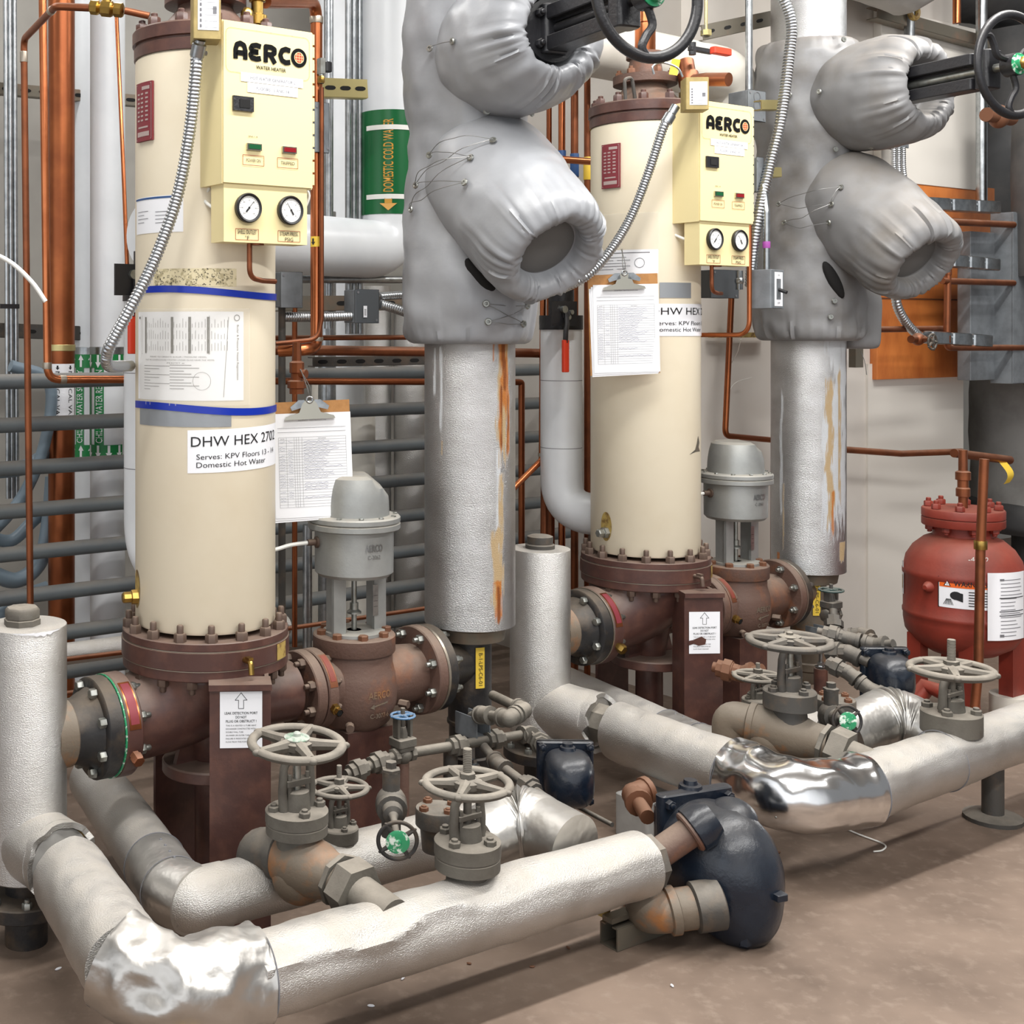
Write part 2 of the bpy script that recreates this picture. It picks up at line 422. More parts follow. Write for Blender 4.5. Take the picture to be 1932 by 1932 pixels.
# ------------------------------------------------------------------ the setting
def struct(name, b, m):
    o = b.build(name, m); o['kind'] = 'structure'; return o
def slab(s0, s1, t0, t1, z0, z1):
    return MB().box(L(O1, (s0+s1)/2, (t0+t1)/2, (z0+z1)/2), (s1-s0, abs(t1-t0), z1-z0), U, -N)
struct('floor', slab(-6, 9, -4.2, 6, -.1, 0), concrete)
struct('ceiling', slab(-6, 9, -4.2, 6, 3.6, 3.7), ceilm)
struct('wall_back', slab(-6, 2.4, -2.1, -2.0, 0, 3.6), wallg)
wr = slab(2.4, 4.33, -2.1, -.5, 0, 3.6)
struct('wall_right', wr, wallm)
struct('wall_far', slab(4.33, 9, -4.2, -1.9, 0, 3.6), wallg)

def pipe(name, label, cat, pts, r, m, rad=0, group=None, n=16, extra=None, seg=6):
    b = MB().tube(pts, r, n, rad, seg)
    mats = [m]
    if extra: mats += extra(b)
    o = b.build(name, mats); return tag(o, label, cat, group)
def band(b, p, ax, r, h, k): b.mat(k).lathe(V(p)-V(ax).normalized()*h/2, ax, [(r*.98, 0), (r, .001), (r, h-.001), (r*.98, h)], 24).mat(0)

# --- stack of grey plastic pipes running along the bay behind the heaters
GT = -1.05; GY = Yt(118, GT)
words = ['topmost', 'second from the top', 'third from the top', 'fourth from the top', 'fifth from the top', 'sixth from the top', 'seventh from the top', 'lowest']
for i, y in enumerate((717.8, 798, 878, 957, 1036, 1116, 1194, 1268)):
    z = CH-(y-HY)*GY/FX
    b = MB().tube([L(O1, -2.2, GT, z), L(O1, 2.35, GT, z)], .0245, 20)
    b.lathe(L(O1, .55+.12*(i % 3), GT, z), U, [(.0245, 0), (.029, .002), (.029, .06), (.0245, .062)], 20)
    tag(b.build('grey_pipe', pvc), f'dusty grey plastic pipe running level behind the heaters, {words[i]} of the stack', 'pipe', 'grey pipes behind the heaters')

# --- conduits, straps and channels at the far left
for i, px in enumerate((10, 18, 27)):
    t = -1.5
    a = Pt(px, -30, t); b_ = Pt(px+6, 940, t)
    o = MB().tube([a, V((a.x+.01, a.y, b_.z))], M(4.6, a.y), 10).build('conduit', galv)
    tag(o, 'thin galvanised conduit on the far left wall, ' + ('leftmost', 'middle one', 'rightmost')[i] + ' of the three', 'conduit', 'conduits on the left wall')
b = MB(); c = Pt(19, 578, -1.5); b.box(c+V((0, -.012, 0)), (.07, .015, .016), U, -N)
tag(b.build('conduit_strap', blackpaint), 'black strap holding the three thin conduits at the far left', 'strap')
def strut(name, label, p0, p1, h, m, holes=6, t=.03, slot=True, group=None):
    p0, p1 = V(p0), V(p1); d = (p1-p0); l = d.length; ex = d.normalized(); ez = V((0, 0, 1)); ey = ez.cross(ex)
    b = MB(); c = (p0+p1)/2
    b.box(c, (l, .004, h), ex, ey); b.box(c+ez*h/2+ey*t/2, (l, t, .004), ex, ey); b.box(c-ez*h/2+ey*t/2, (l, t, .004), ex, ey)
    b.mat(1)
    if slot:
        for i in range(holes):
            q = p0+d*((i+.5)/holes)-ey*.0025
            w_ = min(.030, l/holes*.5)
            b.prism([(w_/2*math.cos(a)*1.0+(.006 if math.cos(a) > 0 else -.006), .007*math.sin(a)) for a in [2*PI*k/14 for k in range(14)]], q, ex, ez, .0006)
    return tag(b.build(name, [m, dark]), label, 'channel', group)
strut('strut_channel', 'dark steel strut channel across the upper left wall behind the copper pipes', Pt(-40, 163, -1.6), Pt(262, 190, -1.6), .04, strutm, 9)
strut('strut_channel', 'dark strut channel behind the white pipes at the left, above the grey pipes', Pt(-30, 622, -1.6), Pt(240, 632, -1.6), .05, irondark, 8)

# --- copper lines, left bay
zt = 2.27
A0 = P(105, 12, 3.25); A1 = P(45, 74, 3.60)
tag_pts = [P(196, 16, 3.22), A0, A1, P(58, 1210, 3.60)]
def collar(r, *ps):
    def f(b):
        for p, ax in ps: band(b, p, ax, r*1.22, r*3.2, 1)
        return [solder]
    return f
pipe('copper_pipe', 'dull copper pipe dropping at the far left from an elbow by the brass valve', 'pipe', tag_pts, .0098, copperdull, .03,
     extra=lambda b: (band(b, A1-Z*.05, Z, .0112, .03, 1), band(b, A0+(A1-A0)*.12, A1-A0, .0112, .02, 1), [solder])[-1])
b = MB(); v0, v1 = P(170, 13, 3.22), P(236, 20, 3.20); ax = (v1-v0).normalized()
b.lathe(v0, ax, [(.013, 0), (.019, .004), (.019, .022), (.014, .026), (.021, .034), (.021, .058), (.014, .064), (.019, .068), (.019, .086), (.012, .09)], 8)
b.tube([v0+ax*.045, v0+ax*.045+Z*.05], .012, 10)
r_ = thing('brass_valve', 'small polished brass valve on the copper line beside the left heater top', 'valve', v0-Z*.03)
b.build('valve_body', brass, r_)
b = MB(); b.lathe(v0+ax*.045+Z*.05, Z, [(.01, 0), (.018, .003), (.018, .012), (.008, .016)], 12); b.build('valve_cap', brass, r_)
pipe('copper_pipe', 'short copper stub between the brass valve and the left heater top flange', 'pipe', [v1, P(282, 30, 3.20)], .0092, copperdull)
YB = Yt(90, -.8)
pipe('copper_pipe', 'shiny copper pipe beside the thick one, elbowing level into the left heater', 'pipe',
     [P(80, -40, YB), P(90, 716, YB), P(262, 716, Yt(262, -.8))], .0125, copper, .04,
     extra=lambda b: (band(b, P(89, 690, YB), Z, .0142, .02, 1), band(b, P(118, 716, Yt(118, -.8)), U, .0142, .02, 1), [solder])[-1])
YC = 4.42; cc = P(116, 600, YC)
r_ = thing('copper_pipe', 'thick brown copper vacuum pipe with a white flow label, far left', 'pipe', V((cc.x, cc.y, 0)))
rC = M(25, YC)
MB().cyl((cc.x, cc.y, 0), (cc.x, cc.y, 3.4), rC, n=32).build('pipe_run', copperdark, r_)
b = MB(); band(b, P(116, 656, YC), Z, rC*1.06, .022, 0); b.build('pipe_clamp', zincy, r_)
b = MB(); zz = P(116, 785, YC).z; zh = P(116, 686, YC).z-zz
az = -PI/2-.12
mp = cylmap(cc, rC+.001, az, zz)
b.patch(mp, -rC*1.5, 0, rC*1.5, zh, .0005, 20)
lab = b.build('flow_label', labelw, r_)
b = MB()
for dx in (-.045, .0, .045):
    b.text('MEDICAL VAC', mp, dx, zh*.40, zh*.92, .015, .0015, rot=-1)
    b.strokes([[(dx, zh*.97), (dx, zh*.93)]], .006, mp, .0015); b.add([mp(dx-.007, zh*.93, .0015), mp(dx, zh*.885, .0015), mp(dx+.007, zh*.93, .0015)], [(0, 1, 2)])
b.build('lettering', ink, lab)
for k, (px, Y, hw, up, lb) in enumerate(((170, 4.85, 31, 1, 'left of the pair'), (203, 4.55, 33, -1, 'right of the pair'))):
    c = P(px, 600, Y); r = M(hw, Y)
    r_ = thing('chilled_water_pipe', f'thick white chilled water pipe with green flow labels, {lb} at the left', 'pipe', V((c.x, c.y, 0)), 'white chilled water pipes')
    MB().cyl((c.x, c.y, 0), (c.x, c.y, 3.4), r, n=40).build('pipe_jacket', white, r_)
    b = MB(); band(b, P(px, 662, Y), Z, r*1.03, .03, 0); b.build('pipe_clamp', galv, r_)
    z0 = P(px, 862, Y).z; zh = P(px, 668, Y).z-z0
    mp = cylmap(c, r+.001, -PI/2-.05, z0)
    b = MB(); wv = r*1.25; xo = -.03 if k == 0 else -.02
    hb = zh*.13
    b.patch(mp, -wv, zh-hb, wv, zh, .001, 16); b.patch(mp, -wv, 0, wv*.9, hb, .001, 16)
    for x in ((-wv, -wv+.02), (xo-.02, xo+.018)): b.patch(mp, x[0], hb, x[1], zh-hb, .001, 4)
    lab = b.build('flow_label', greenl, r_)
    b = MB(); b.text('CHILLED WATER ' + ('SUPPLY' if k == 0 else 'RETURN'), mp, xo, zh*.5, zh*.7, .026, .002, rot=1)
    for i in range(4):
        x = -wv*.8+i*wv*.5
        for y0 in (zh-hb*.5, hb*.5):
            s_ = up
            b.strokes([[(x, y0-s_*.022), (x, y0+s_*.004)]], .009, mp, .002); b.add([mp(x-.011, y0+s_*.004, .002), mp(x+.011, y0+s_*.004, .002), mp(x, y0+s_*.024, .002)], [(0, 1, 2) if s_ > 0 else (2, 1, 0)])
    b.build('lettering', labelw, lab)
pipe('copper_tube', 'thin bright copper tube slanting down beside the left heater shell', 'pipe', [P(220, 30, 3.9), P(232, 300, 3.8), P(241, 530, 3.75)], .0062, copper)
# twisted grey hoses low at the far left
for i, (q, rr) in enumerate(([((20, 690), (92, 720), (86, 830), (40, 940), (-40, 1030)), 11], [((-20, 890), (50, 880), (96, 840), (110, 760)), 14], [((-30, 1075), (30, 1095), (75, 1060), (92, 990), (100, 900)), 15], [((-30, 1010), (20, 1020), (60, 985), (98, 950)), 12], [((-30, 1180), (40, 1130), (90, 1110)), 15])):
    t = -1.25-.06*i; o = MB().tube(spline([Pt(a, c_, t) for a, c_ in q]), M(rr, 4.5), 12).build('hose', hose)
    tag(o, 'blue grey bent plastic tube low behind the grey pipes, ' + ('tallest slanting one', 'upper sweeping one', 'large lower loop', 'middle loop', 'lowest one by the floor')[i], 'tube', 'bent grey tubes at the far left')
# white cable end
o = MB().tube(spline([P(-30, 470, 2.95), P(20, 495, 2.95), P(60, 532, 2.95), P(86, 569, 2.95)]), .0055, 10).build('cable', cable)
tag(o, 'loose white cable end curving in at the left edge', 'cable')
# low horizontals behind the left base
pipe('insulated_pipe', 'silver embossed insulated pipe lying level behind the left base flange', 'pipe', [Pt(20, 1247, -.85), Pt(262, 1216, -.85), Pt(540, 1180, -.85)], .034, alu)
pipe('copper_tube', 'thin copper tube running level below the silver pipe behind the left heater', 'pipe', [Pt(60, 1252, -.7), Pt(270, 1226, -.7), Pt(800, 1148, -.7)], .0075, copperdull)
pipe('copper_tube', 'thin copper tube near the floor behind the left inlet flange', 'pipe', [Pt(60, 1318, -.62), Pt(330, 1278, -.62)], .007, copperdull)

# --- white cold water line to the left heater: riser, cross run, drop
YD = 4.45; rD = M(38.5, YD)
c = P(734, 0, YD)
r_ = thing('cold_water_pipe', 'white jacketed cold water riser and cross run between the left heater and grey jacket', 'pipe', V((c.x, c.y, 0)))
zc = P(640, 460, Yt(640, -.45)).z; YR = Yt(734, -.50)
q = L(O1, .9, -.45, zc)
top = P(734, -60, 4.35); el = V((top.x, top.y, zc)); lf = L(O1, -.30, -.40, zc)
lf = P(278, 460, Yt(278, -.42)); lf.z = zc
rJ = M(54, el.y)
b = MB().tube([top, el, lf], rJ, 32, .11, 10)
b.build('pipe_jacket', white, r_)
lz0, lz1 = P(734, 403, el.y-rJ).z, P(734, 206, el.y-rJ).z
mp = cylmap(el, rJ+.001, -PI/2, lz0); hh = lz1-lz0
b = MB().patch(mp, -rJ*1.25, 0, rJ*1.35, hh, .0008, 24); lab = b.build('flow_label', green, r_)
b = MB(); xo = -.012
b.text('DOMESTIC COLD WATER', mp, xo, hh*.56, hh*.70, .034, .002, rot=1, bold=.01)
b.strokes([[(xo, hh*.15), (xo, hh*.1)]], .024, mp, .003); b.add([mp(xo-.028, hh*.10, .006), mp(xo, hh*.03, .006), mp(xo+.028, hh*.10, .006)], [(0, 1, 2)])
b.build('lettering', gold, lab)
b = MB()
for f in (.83, .165):
    b.mat(0); b.patch(mp, -rJ*.95, hh*f-.008, rJ*1.35, hh*f+.008, .003, 18)
b.build('cable_tie', cable, lab)
def drop(o, label, ztop, zbot, ds=0, dt=0, lv=0):
    s_, t_ = -.205+ds, -.30+dt
    c = L(o, s_, t_, 0)
    r_ = thing('cold_water_drop', label, 'pipe', c)
    c1 = c+Z*ztop; c2 = c+Z*zbot
    MB().tube([c1, c2, c2+(L(o, 0, 0, 0)-L(o, s_, t_, 0)).normalized()*.24], .072, 30, .13, 10).build('pipe_jacket', white, r_)
    b = MB()
    for z in (.72*ztop+.28*zbot, .35*ztop+.65*zbot): b.lathe(c+Z*z, Z, [(.0722, 0), (.0727, .0005), (.0722, .002)], 30)
    b.build('jacket_seam', inkgrey, r_)
    # lever butterfly valve on top
    v = thing('lever_valve', label.replace('white insulated drop pipe', 'black lever valve with red handle on the drop pipe'), 'valve', c1)
    b = MB(); b.cyl(c1, c1+Z*.05, .076, n=24); b.cyl(c1-Z*.0+Z*.05, c1+Z*.14, .045, n=20); b.build('valve_body', blackpaint, v)
    f = c1+N*.10+U*(lv-.03)+Z*.055
    b = MB(); b.box(f, (.12, .008, .085), U, -N); b.cyl(c1+Z*.055, f+N*.01, .016, n=12); b.build('index_plate', blackpaint, v)
    b = MB()
    for dx, dz, rr in ((-.008, .014, .013), (.012, -.012, .009), (.026, .005, .008)): b.cyl(f+U*dx+Z*dz, f+U*dx+Z*dz+N*.016, rr, n=12)
    b.build('bolt', steel, v)
    b = MB(); b.tube([f+N*.012, f+N*.02-U*.005-Z*.035, f+N*.03-U*.02-Z*.06, f+N*.03-U*.022-Z*.10], .009, 8); hd = b.build('handle', blackpaint, v)
    b = MB(); b.box(f+N*.03-U*.022-Z*.145, (.026, .016, .11), U, -N, bev=.006); b.build('handle_grip', redl, hd)
    return r_
drop(O1, 'white insulated drop pipe mostly hidden behind the left heater', 1.52, .80, .235, -.075, -.065)
drop(O2, 'white insulated drop pipe standing left of the right heater', 1.44, .80, .115, 0, -.058)

# --- hot water copper from the left heater top
YG = 3.72; g0, g1, g2 = P(500, 3, 3.30), P(597, 4, YG), P(597, 655, YG)
pipe('copper_pipe', 'copper hot water pipe dropping past the right side of the left control box', 'pipe', [g0, g1, g2, P(575, 660, YG-.05), P(528, 662, YG-.02)], M(11.5, YG), copper, .05,
     extra=lambda b: (band(b, P(597, 38, YG), Z, M(13, YG), .02, 1), band(b, P(597, 640, YG), Z, M(13, YG), .012, 1), [solder])[-1])
b = MB(); mp = cylmap(P(597, 0, YG), M(11.5, YG), -PI/2, P(597, 466, YG).z); b.patch(mp, -.02, 0, .02, .03, .001, 8); o = b.build('pipe_band', yellow)
tag(o, 'small yellow arrow band on the copper pipe beside the left gauge panel', 'label')
b = MB(); mp2 = cylmap(P(597, 0, YG), M(11.5, YG), -PI/2, P(597, 466, YG).z)
b.strokes([[(-.010, .024), (-.010, .014)]], .005, mp2, .002); b.add([mp2(-.016, .014, .002), mp2(-.010, .004, .002), mp2(-.004, .014, .002)], [(0, 1, 2)]); b.build('arrow', ink, o)
pipe('copper_tube', 'slim copper tube running down close beside the copper hot water pipe', 'pipe', [P(607, 165, YG-.03), P(607, 600, YG-.03), P(600, 640, YG-.03), P(520, 648, YG-.06)], .0065, copperdull, .05)
b = MB(); p = P(606, 125, YG-.03); b.box(p, (.016, .02, .045), U, -N); b.tube([p-Z*.02, p-Z*.05], .008, 10)
r_ = thing('needle_valve', 'small steel needle valve on the slim copper tube right of the control box', 'valve', p-Z*.05); b.build('valve_body', steel, r_)
MB().box(p+U*.022, (.024, .02, .03), U, -N, bev=.006).build('valve_knob', black, r_)
MB().lathe(p-Z*.05, Z, [(.008, 0), (.0105, .004), (.0105, .018), (.008, .022)], 8).build('brass_nut', brass, r_)
# electrical between
def ebox(name, label, px, py, t, wpx, hpx, dep, m, cov=None, group=None, knock=0, mcov=None, ex=None):
    c = Pt(px, py, t); ex = ex or U; ey = Z.cross(ex)
    r_ = thing(name, label, 'electrical box', c-Z*M(hpx/2, c.y), group)
    w_, h_ = M(wpx, c.y), M(hpx, c.y)
    MB().box(c-(-ey)*(dep/2), (w_, dep, h_), ex, ey, bev=.006).build('box_body', m, r_)
    b = MB().box(c-ey*.003, (w_*1.04, .005, h_*1.03), ex, ey, bev=.004)
    cv = b.build('cover', mcov or m, r_)
    b = MB(); mp = flatmap(c-ey*.0062, ex, Z)
    for i in range(knock):
        b.disc(mp, 0, h_*(.3-.3*i), min(w_, h_)*.2, .0008, r0=min(w_, h_)*.17)
    for sx, sy in ((-1, 1), (1, -1)): b.disc(mp, sx*w_*.4, sy*h_*.42, .004, .001)
    b.build('cover_marks', inkgrey, cv)
    return r_
ebox('junction_box', 'grey steel junction box with round knockouts right of the left control box', 606, 241, -.22, 32, 92, .06, boxgrey, knock=3)
ebox('electrical_plate', 'flat grey steel box cover beside the left heater under the white cross run', 549, 547, -.35, 47, 66, .05, boxgrey)
ebx = ebox('junction_box', 'dark grey square junction box with barcode sticker left of the grey jacket', 691, 578, -.38, 54, 62, .06, boxgrey, mcov=boxdark)
c = Pt(686, 588, -.38); mp = flatmap(c+N*.008, U, Z); b = MB(); b.patch(mp, -.007, -.018, .007, .018, .001); b.mat(1)
for i in range(9): b.patch(mp, -.004, -.012+i*.0024, .004, -.0112+i*.0024, .0015)
b.build('barcode_sticker', [labelw, ink], ebx)
strut('strut_channel', 'slotted pinkish strut channel behind the dark junction box', Pt(525, 573, -.50), Pt(800, 571, -.50), .045, strutm, 6)
strut('strut_channel', 'yellow zinc slotted strut bracket in front of the thin conduits', Pt(608, 165, -.42), Pt(693, 168, -.42), M(34, 4), zincy, 3)
strut('strut_channel', 'dark slotted strut between the copper lines and grey pipes', Pt(590, 683, -.78), Pt(830, 679, -.78), .03, irondark, 7)
for i, (px, w_, y0, y1) in enumerate(((620, 9, -40, 420), (657, 6, -40, 430), (668, 5, -40, 430), (679, 6, -40, 430))):
    a = Pt(px, y0, -.66); o = MB().tube([a, V((a.x, a.y, P(px, y1+200, a.y).z))], M(w_, a.y), 12).build('conduit', galv)
    tag(o, 'thin galvanised conduit rising left of the cold water riser, ' + ('widest one at the left', 'left of the close trio', 'middle of the close trio', 'right of the close trio')[i], 'conduit', 'conduits left of the cold water riser')
a = Pt(617, 400, -1.3); o = MB().tube([V((a.x, a.y, .1)), a], M(17, a.y), 18).build('conduit', galv); tag(o, 'wide galvanised conduit standing behind the copper lines above the clipboard', 'conduit')
pipe('conduit', 'level galvanised conduit just under the white cross run', 'conduit', [Pt(560, 527, -.62), Pt(800, 528, -.62)], M(7, 4.3), galv)
def flex(name, label, pts, r, pitch=.009, sub=14, m=None, group=None):
    sp = spline(pts, 24); tot = sum((sp[i]-sp[i-1]).length for i in range(1, len(sp)))
    n = int(tot/pitch*4); res = []; acc = 0; k = 0; step = tot/n; need = 0
    for i in range(1, len(sp)):
        l = (sp[i]-sp[i-1]).length
        while need <= acc+l and l > 0: res.append(sp[i-1].lerp(sp[i], (need-acc)/l)); need += step
        acc += l
    o = MB().tube(res, r, sub, fn=lambda i, a, q: q*(1+(.02, .13, .13, -.09)[i % 4])).build(name, m or flexm, ang=80)
    return tag(o, label, 'conduit', group)
flex('flexible_conduit', 'short flexible steel conduit running left from the dark junction box', [Pt(535, 598, -.40), Pt(590, 598, -.40), Pt(664, 596, -.40)], M(8, 4.1))
flex('flexible_conduit', 'flexible steel conduit leaving the top right of the dark junction box', [Pt(716, 560, -.42), Pt(760, 557, -.42), Pt(800, 560, -.42)], M(7, 4.2))
flex('flexible_conduit', 'flexible steel conduit sagging right from the dark junction box', [Pt(716, 574, -.40), Pt(745, 582, -.40), Pt(800, 602, -.40)], M(8, 4.2))
# copper horizontals in the middle bay
pipe('copper_pipe', 'upper of two level copper lines behind the left heater clipboard', 'pipe', [Pt(505, 638, -.6), Pt(830, 636, -.6)], M(5, 4.2), copperdull)
pipe('copper_pipe', 'thicker level copper line behind the silver riser, just below the thinner one', 'pipe', [Pt(505, 660, -.58), Pt(1000, 666, -.58), Pt(1038, 667, -.58), Pt(1038, 1200, -.58)], M(9.5, 4.2), copperdull, .04)
pipe('copper_pipe', 'lowest level copper line crossing behind the silver riser to a short drop', 'pipe', [Pt(505, 719, -.7), Pt(980, 721, -.7), Pt(984, 722, -.7), Pt(984, 1200, -.7)], M(6.5, 4.4), copperdark, .03)
pipe('copper_pipe', 'upright copper pipe with a kinked foot right of the silver riser', 'pipe', [Pt(1025, 480, -.48), Pt(1022, 868, -.48), Pt(968, 922, -.48), Pt(930, 960, -.48)], M(6, 4.3), copper, .02,
     extra=lambda b: (band(b, Pt(1022, 858, -.48), Z, M(7.5, 4.3), .012, 1), [solder])[-1])
pipe('copper_pipe', 'thick upright copper pipe close beside the white drop pipe', 'pipe', [Pt(1031, 620, -.52), Pt(1025, 1200, -.52)], M(8, 4.4), copperdull)
pipe('copper_pipe', 'thin dark upright copper pipe behind the left heater clipboard', 'pipe', [Pt(556, 560, -.5), Pt(556, 1220, -.5)], M(5, 4.1), copperdark)
pipe('steel_post', 'dark narrow steel post right behind the left heater shell', 'post', [Pt(532, 520, -.40), Pt(532, 1240, -.40)], M(7, 3.8), irondark)
# silver and white verticals at the back of the middle bay
for i, (px, hw, y0, t, m_, lb) in enumerate(((712, 26, 540, -1.45, alu, 'silver insulated upright pipe at the back, left of the silver riser'), (775, 32, 560, -1.35, alu, 'wide silver embossed upright pipe just left of the stained silver riser'), (610, 22, 700, -1.5, whiteold, 'white jacketed upright pipe behind the clipboard'), (680, 28, 780, -1.2, whiteold, 'white wrinkled jacketed upright pipe above the left actuator'), (580, 9, 990, -.8, galv, 'narrow galvanised upright pipe left of the left actuator yoke'))):
    a = Pt(px, y0, t); tag(MB().cyl((a.x, a.y, .02), a, M(hw, a.y), n=28).build('upright_pipe', m_), lb, 'pipe')
a = Pt(640, 300, -1.75); tag(MB().cyl((a.x, a.y, .0), (a.x, a.y, 3.4), M(46, a.y), n=28).build('upright_pipe', white), 'pale jacketed upright pipe against the back wall behind the conduits', 'pipe')
a = Pt(820, 300, -1.6); tag(MB().cyl((a.x, a.y, .0), (a.x, a.y, 1.9), M(24, a.y), n=28).build('upright_pipe', aluv), 'silver upright pipe almost hidden behind the silver riser', 'pipe')
# upright coppers between the left jacket and right heater
for i, (px, y0, y1, hw, t, m_) in enumerate(((1036, 120, 520, 5, -.6, copperdark), (1060, 110, 520, 6.5, -.55, copper), (1084, 100, 520, 7, -.5, copperdull), (1108, 60, 520, 6, -.55, copperdull))):
    a = Pt(px, y0, t); e = V((a.x, a.y, .0))
    r_ = thing('copper_pipe', 'upright copper pipe between the left grey jacket and right heater, ' + ('first', 'second', 'third', 'fourth')[i]+' from the left', 'pipe', e, 'copper uprights left of the right heater')
    MB().tube([a, e], M(hw, a.y), 14).build('pipe_run', m_, r_)
    if i:
        b = MB(); band(b, P(px, 300+6*i, a.y), Z, M(hw+1.2, a.y), .085, 0); b.build('band', (bluesm, bluesm, yellow)[i-1], r_)
pipe('copper_pipe', 'short level copper pipe leading into the left side of the right heater', 'pipe', [Pt(1050, 300, -.42), Pt(1130, 306, -.42)], M(7, 4.4), copper)
# ------------------------------------------------------------------ heaters
def zpx(y, Y): return CH+(HY-y)*Y/FX
def logo(b, mp, x0, y0, h):
    k = h; adv = .94*k
    A = [[(.16, .0), (.16, .50), (.24, .76), (.46, .85), (.68, .76), (.76, .5), (.76, 0)], [(.16, .34), (.76, .34)]]
    E = [[(.80, .80), (.52, .86), (.26, .80), (.17, .66), (.28, .52), (.64, .49)], [(.64, .49), (.28, .47), (.14, .32), (.24, .16), (.52, .12), (.80, .18)]]
    R = [[(.16, 0), (.16, .85), (.52, .85), (.72, .76), (.72, .56), (.52, .45), (.16, .45)], [(.46, .43), (.76, 0)]]
    C = [[(.80, .80), (.50, .86), (.26, .76), (.15, .5), (.26, .23), (.50, .13), (.80, .18)]]
    for i, g in enumerate((A, E, R, C)):
        b.strokes([[(x*k, y*k) for x, y in p] for p in g], .28*k, mp, .0012+.0001*i, lambda x, y, i=i: (x0+adv*i+x, y0+y))
    cx, cy = x0+adv*4+.42*k, y0+.48*k
    b.disc(mp, cx, cy, .52*k, .0012)
    b.mat(1).disc(mp, cx, cy, .30*k, .002); b.mat(2)
    b.disc(mp, cx, cy, .315*k, .0021, r0=.285*k)
    for q in (-.15, 0, .15):
        b.strokes([[(-.26*k, q*k), (.26*k, q*k)]], .02*k, mp, .0023, lambda x, y: (cx+x, cy+y))
    for q in (-.14, .0, .14): b.strokes([[(q*k*1.0, -.25*k), (q*k*1.3, 0), (q*k, .25*k)]], .02*k, mp, .0024, lambda x, y: (cx+x, cy+y))
    b.mat(0)
def bord(b, mp, x0, y0, x1, y1, wd, off):
    b.strokes([[(x0, y0), (x1, y0)], [(x1, y0), (x1, y1)], [(x1, y1), (x0, y1)], [(x0, y1), (x0, y0)]], wd, mp, off)
def scrawl(b, mp, x, y, wd, h, off, n=14):
    pts = [(x+wd*i/n, y+random.uniform(-h, h)) for i in range(n+1)]
    b.strokes([pts], h*.35, mp, off)
def form(b, mp, wd, h, off, rows=24, title=True):
    # ruled log sheet: origin at the lower left corner of the sheet
    if title:
        b.text('EQUIPMENT MAINTENANCE LOG', mp, wd*.5, h*.93, wd*.36, h*.012, off)
    for y in (.86, .82): b.strokes([[(wd*.05, h*y), (wd*.93, h*y)]], h*.003, mp, off)
    y0, y1 = h*.10, h*.77
    for i in range(rows+1): y = y0+(y1-y0)*i/rows; b.strokes([[(wd*.06, y), (wd*.93, y)]], h*.0022, mp, off)
    for x in (.06, .16, .26, .29, .32, .36, .93): b.strokes([[(wd*x, y0), (wd*x, y1)]], wd*.0026, mp, off)
    b.text('DATE', mp, wd*.11, h*.755, wd*.05, h*.01, off); b.text('REMARKS', mp, wd*.62, h*.755, wd*.1, h*.01, off)
    b.mat(1)
    for i in range(rows-3):
        y = y1-(y1-y0)*(i+1.6)/rows
        if random.random() < .9: scrawl(b, mp, wd*.07, y, wd*.07, h*.006, off, 6)
        if random.random() < .6: scrawl(b, mp, wd*.18, y, wd*.06, h*.006, off, 5)
        if i < rows*.55 or random.random() < .4: scrawl(b, mp, wd*.38, y, wd*random.uniform(.25, .5), h*.007, off, 22)
    b.mat(0)

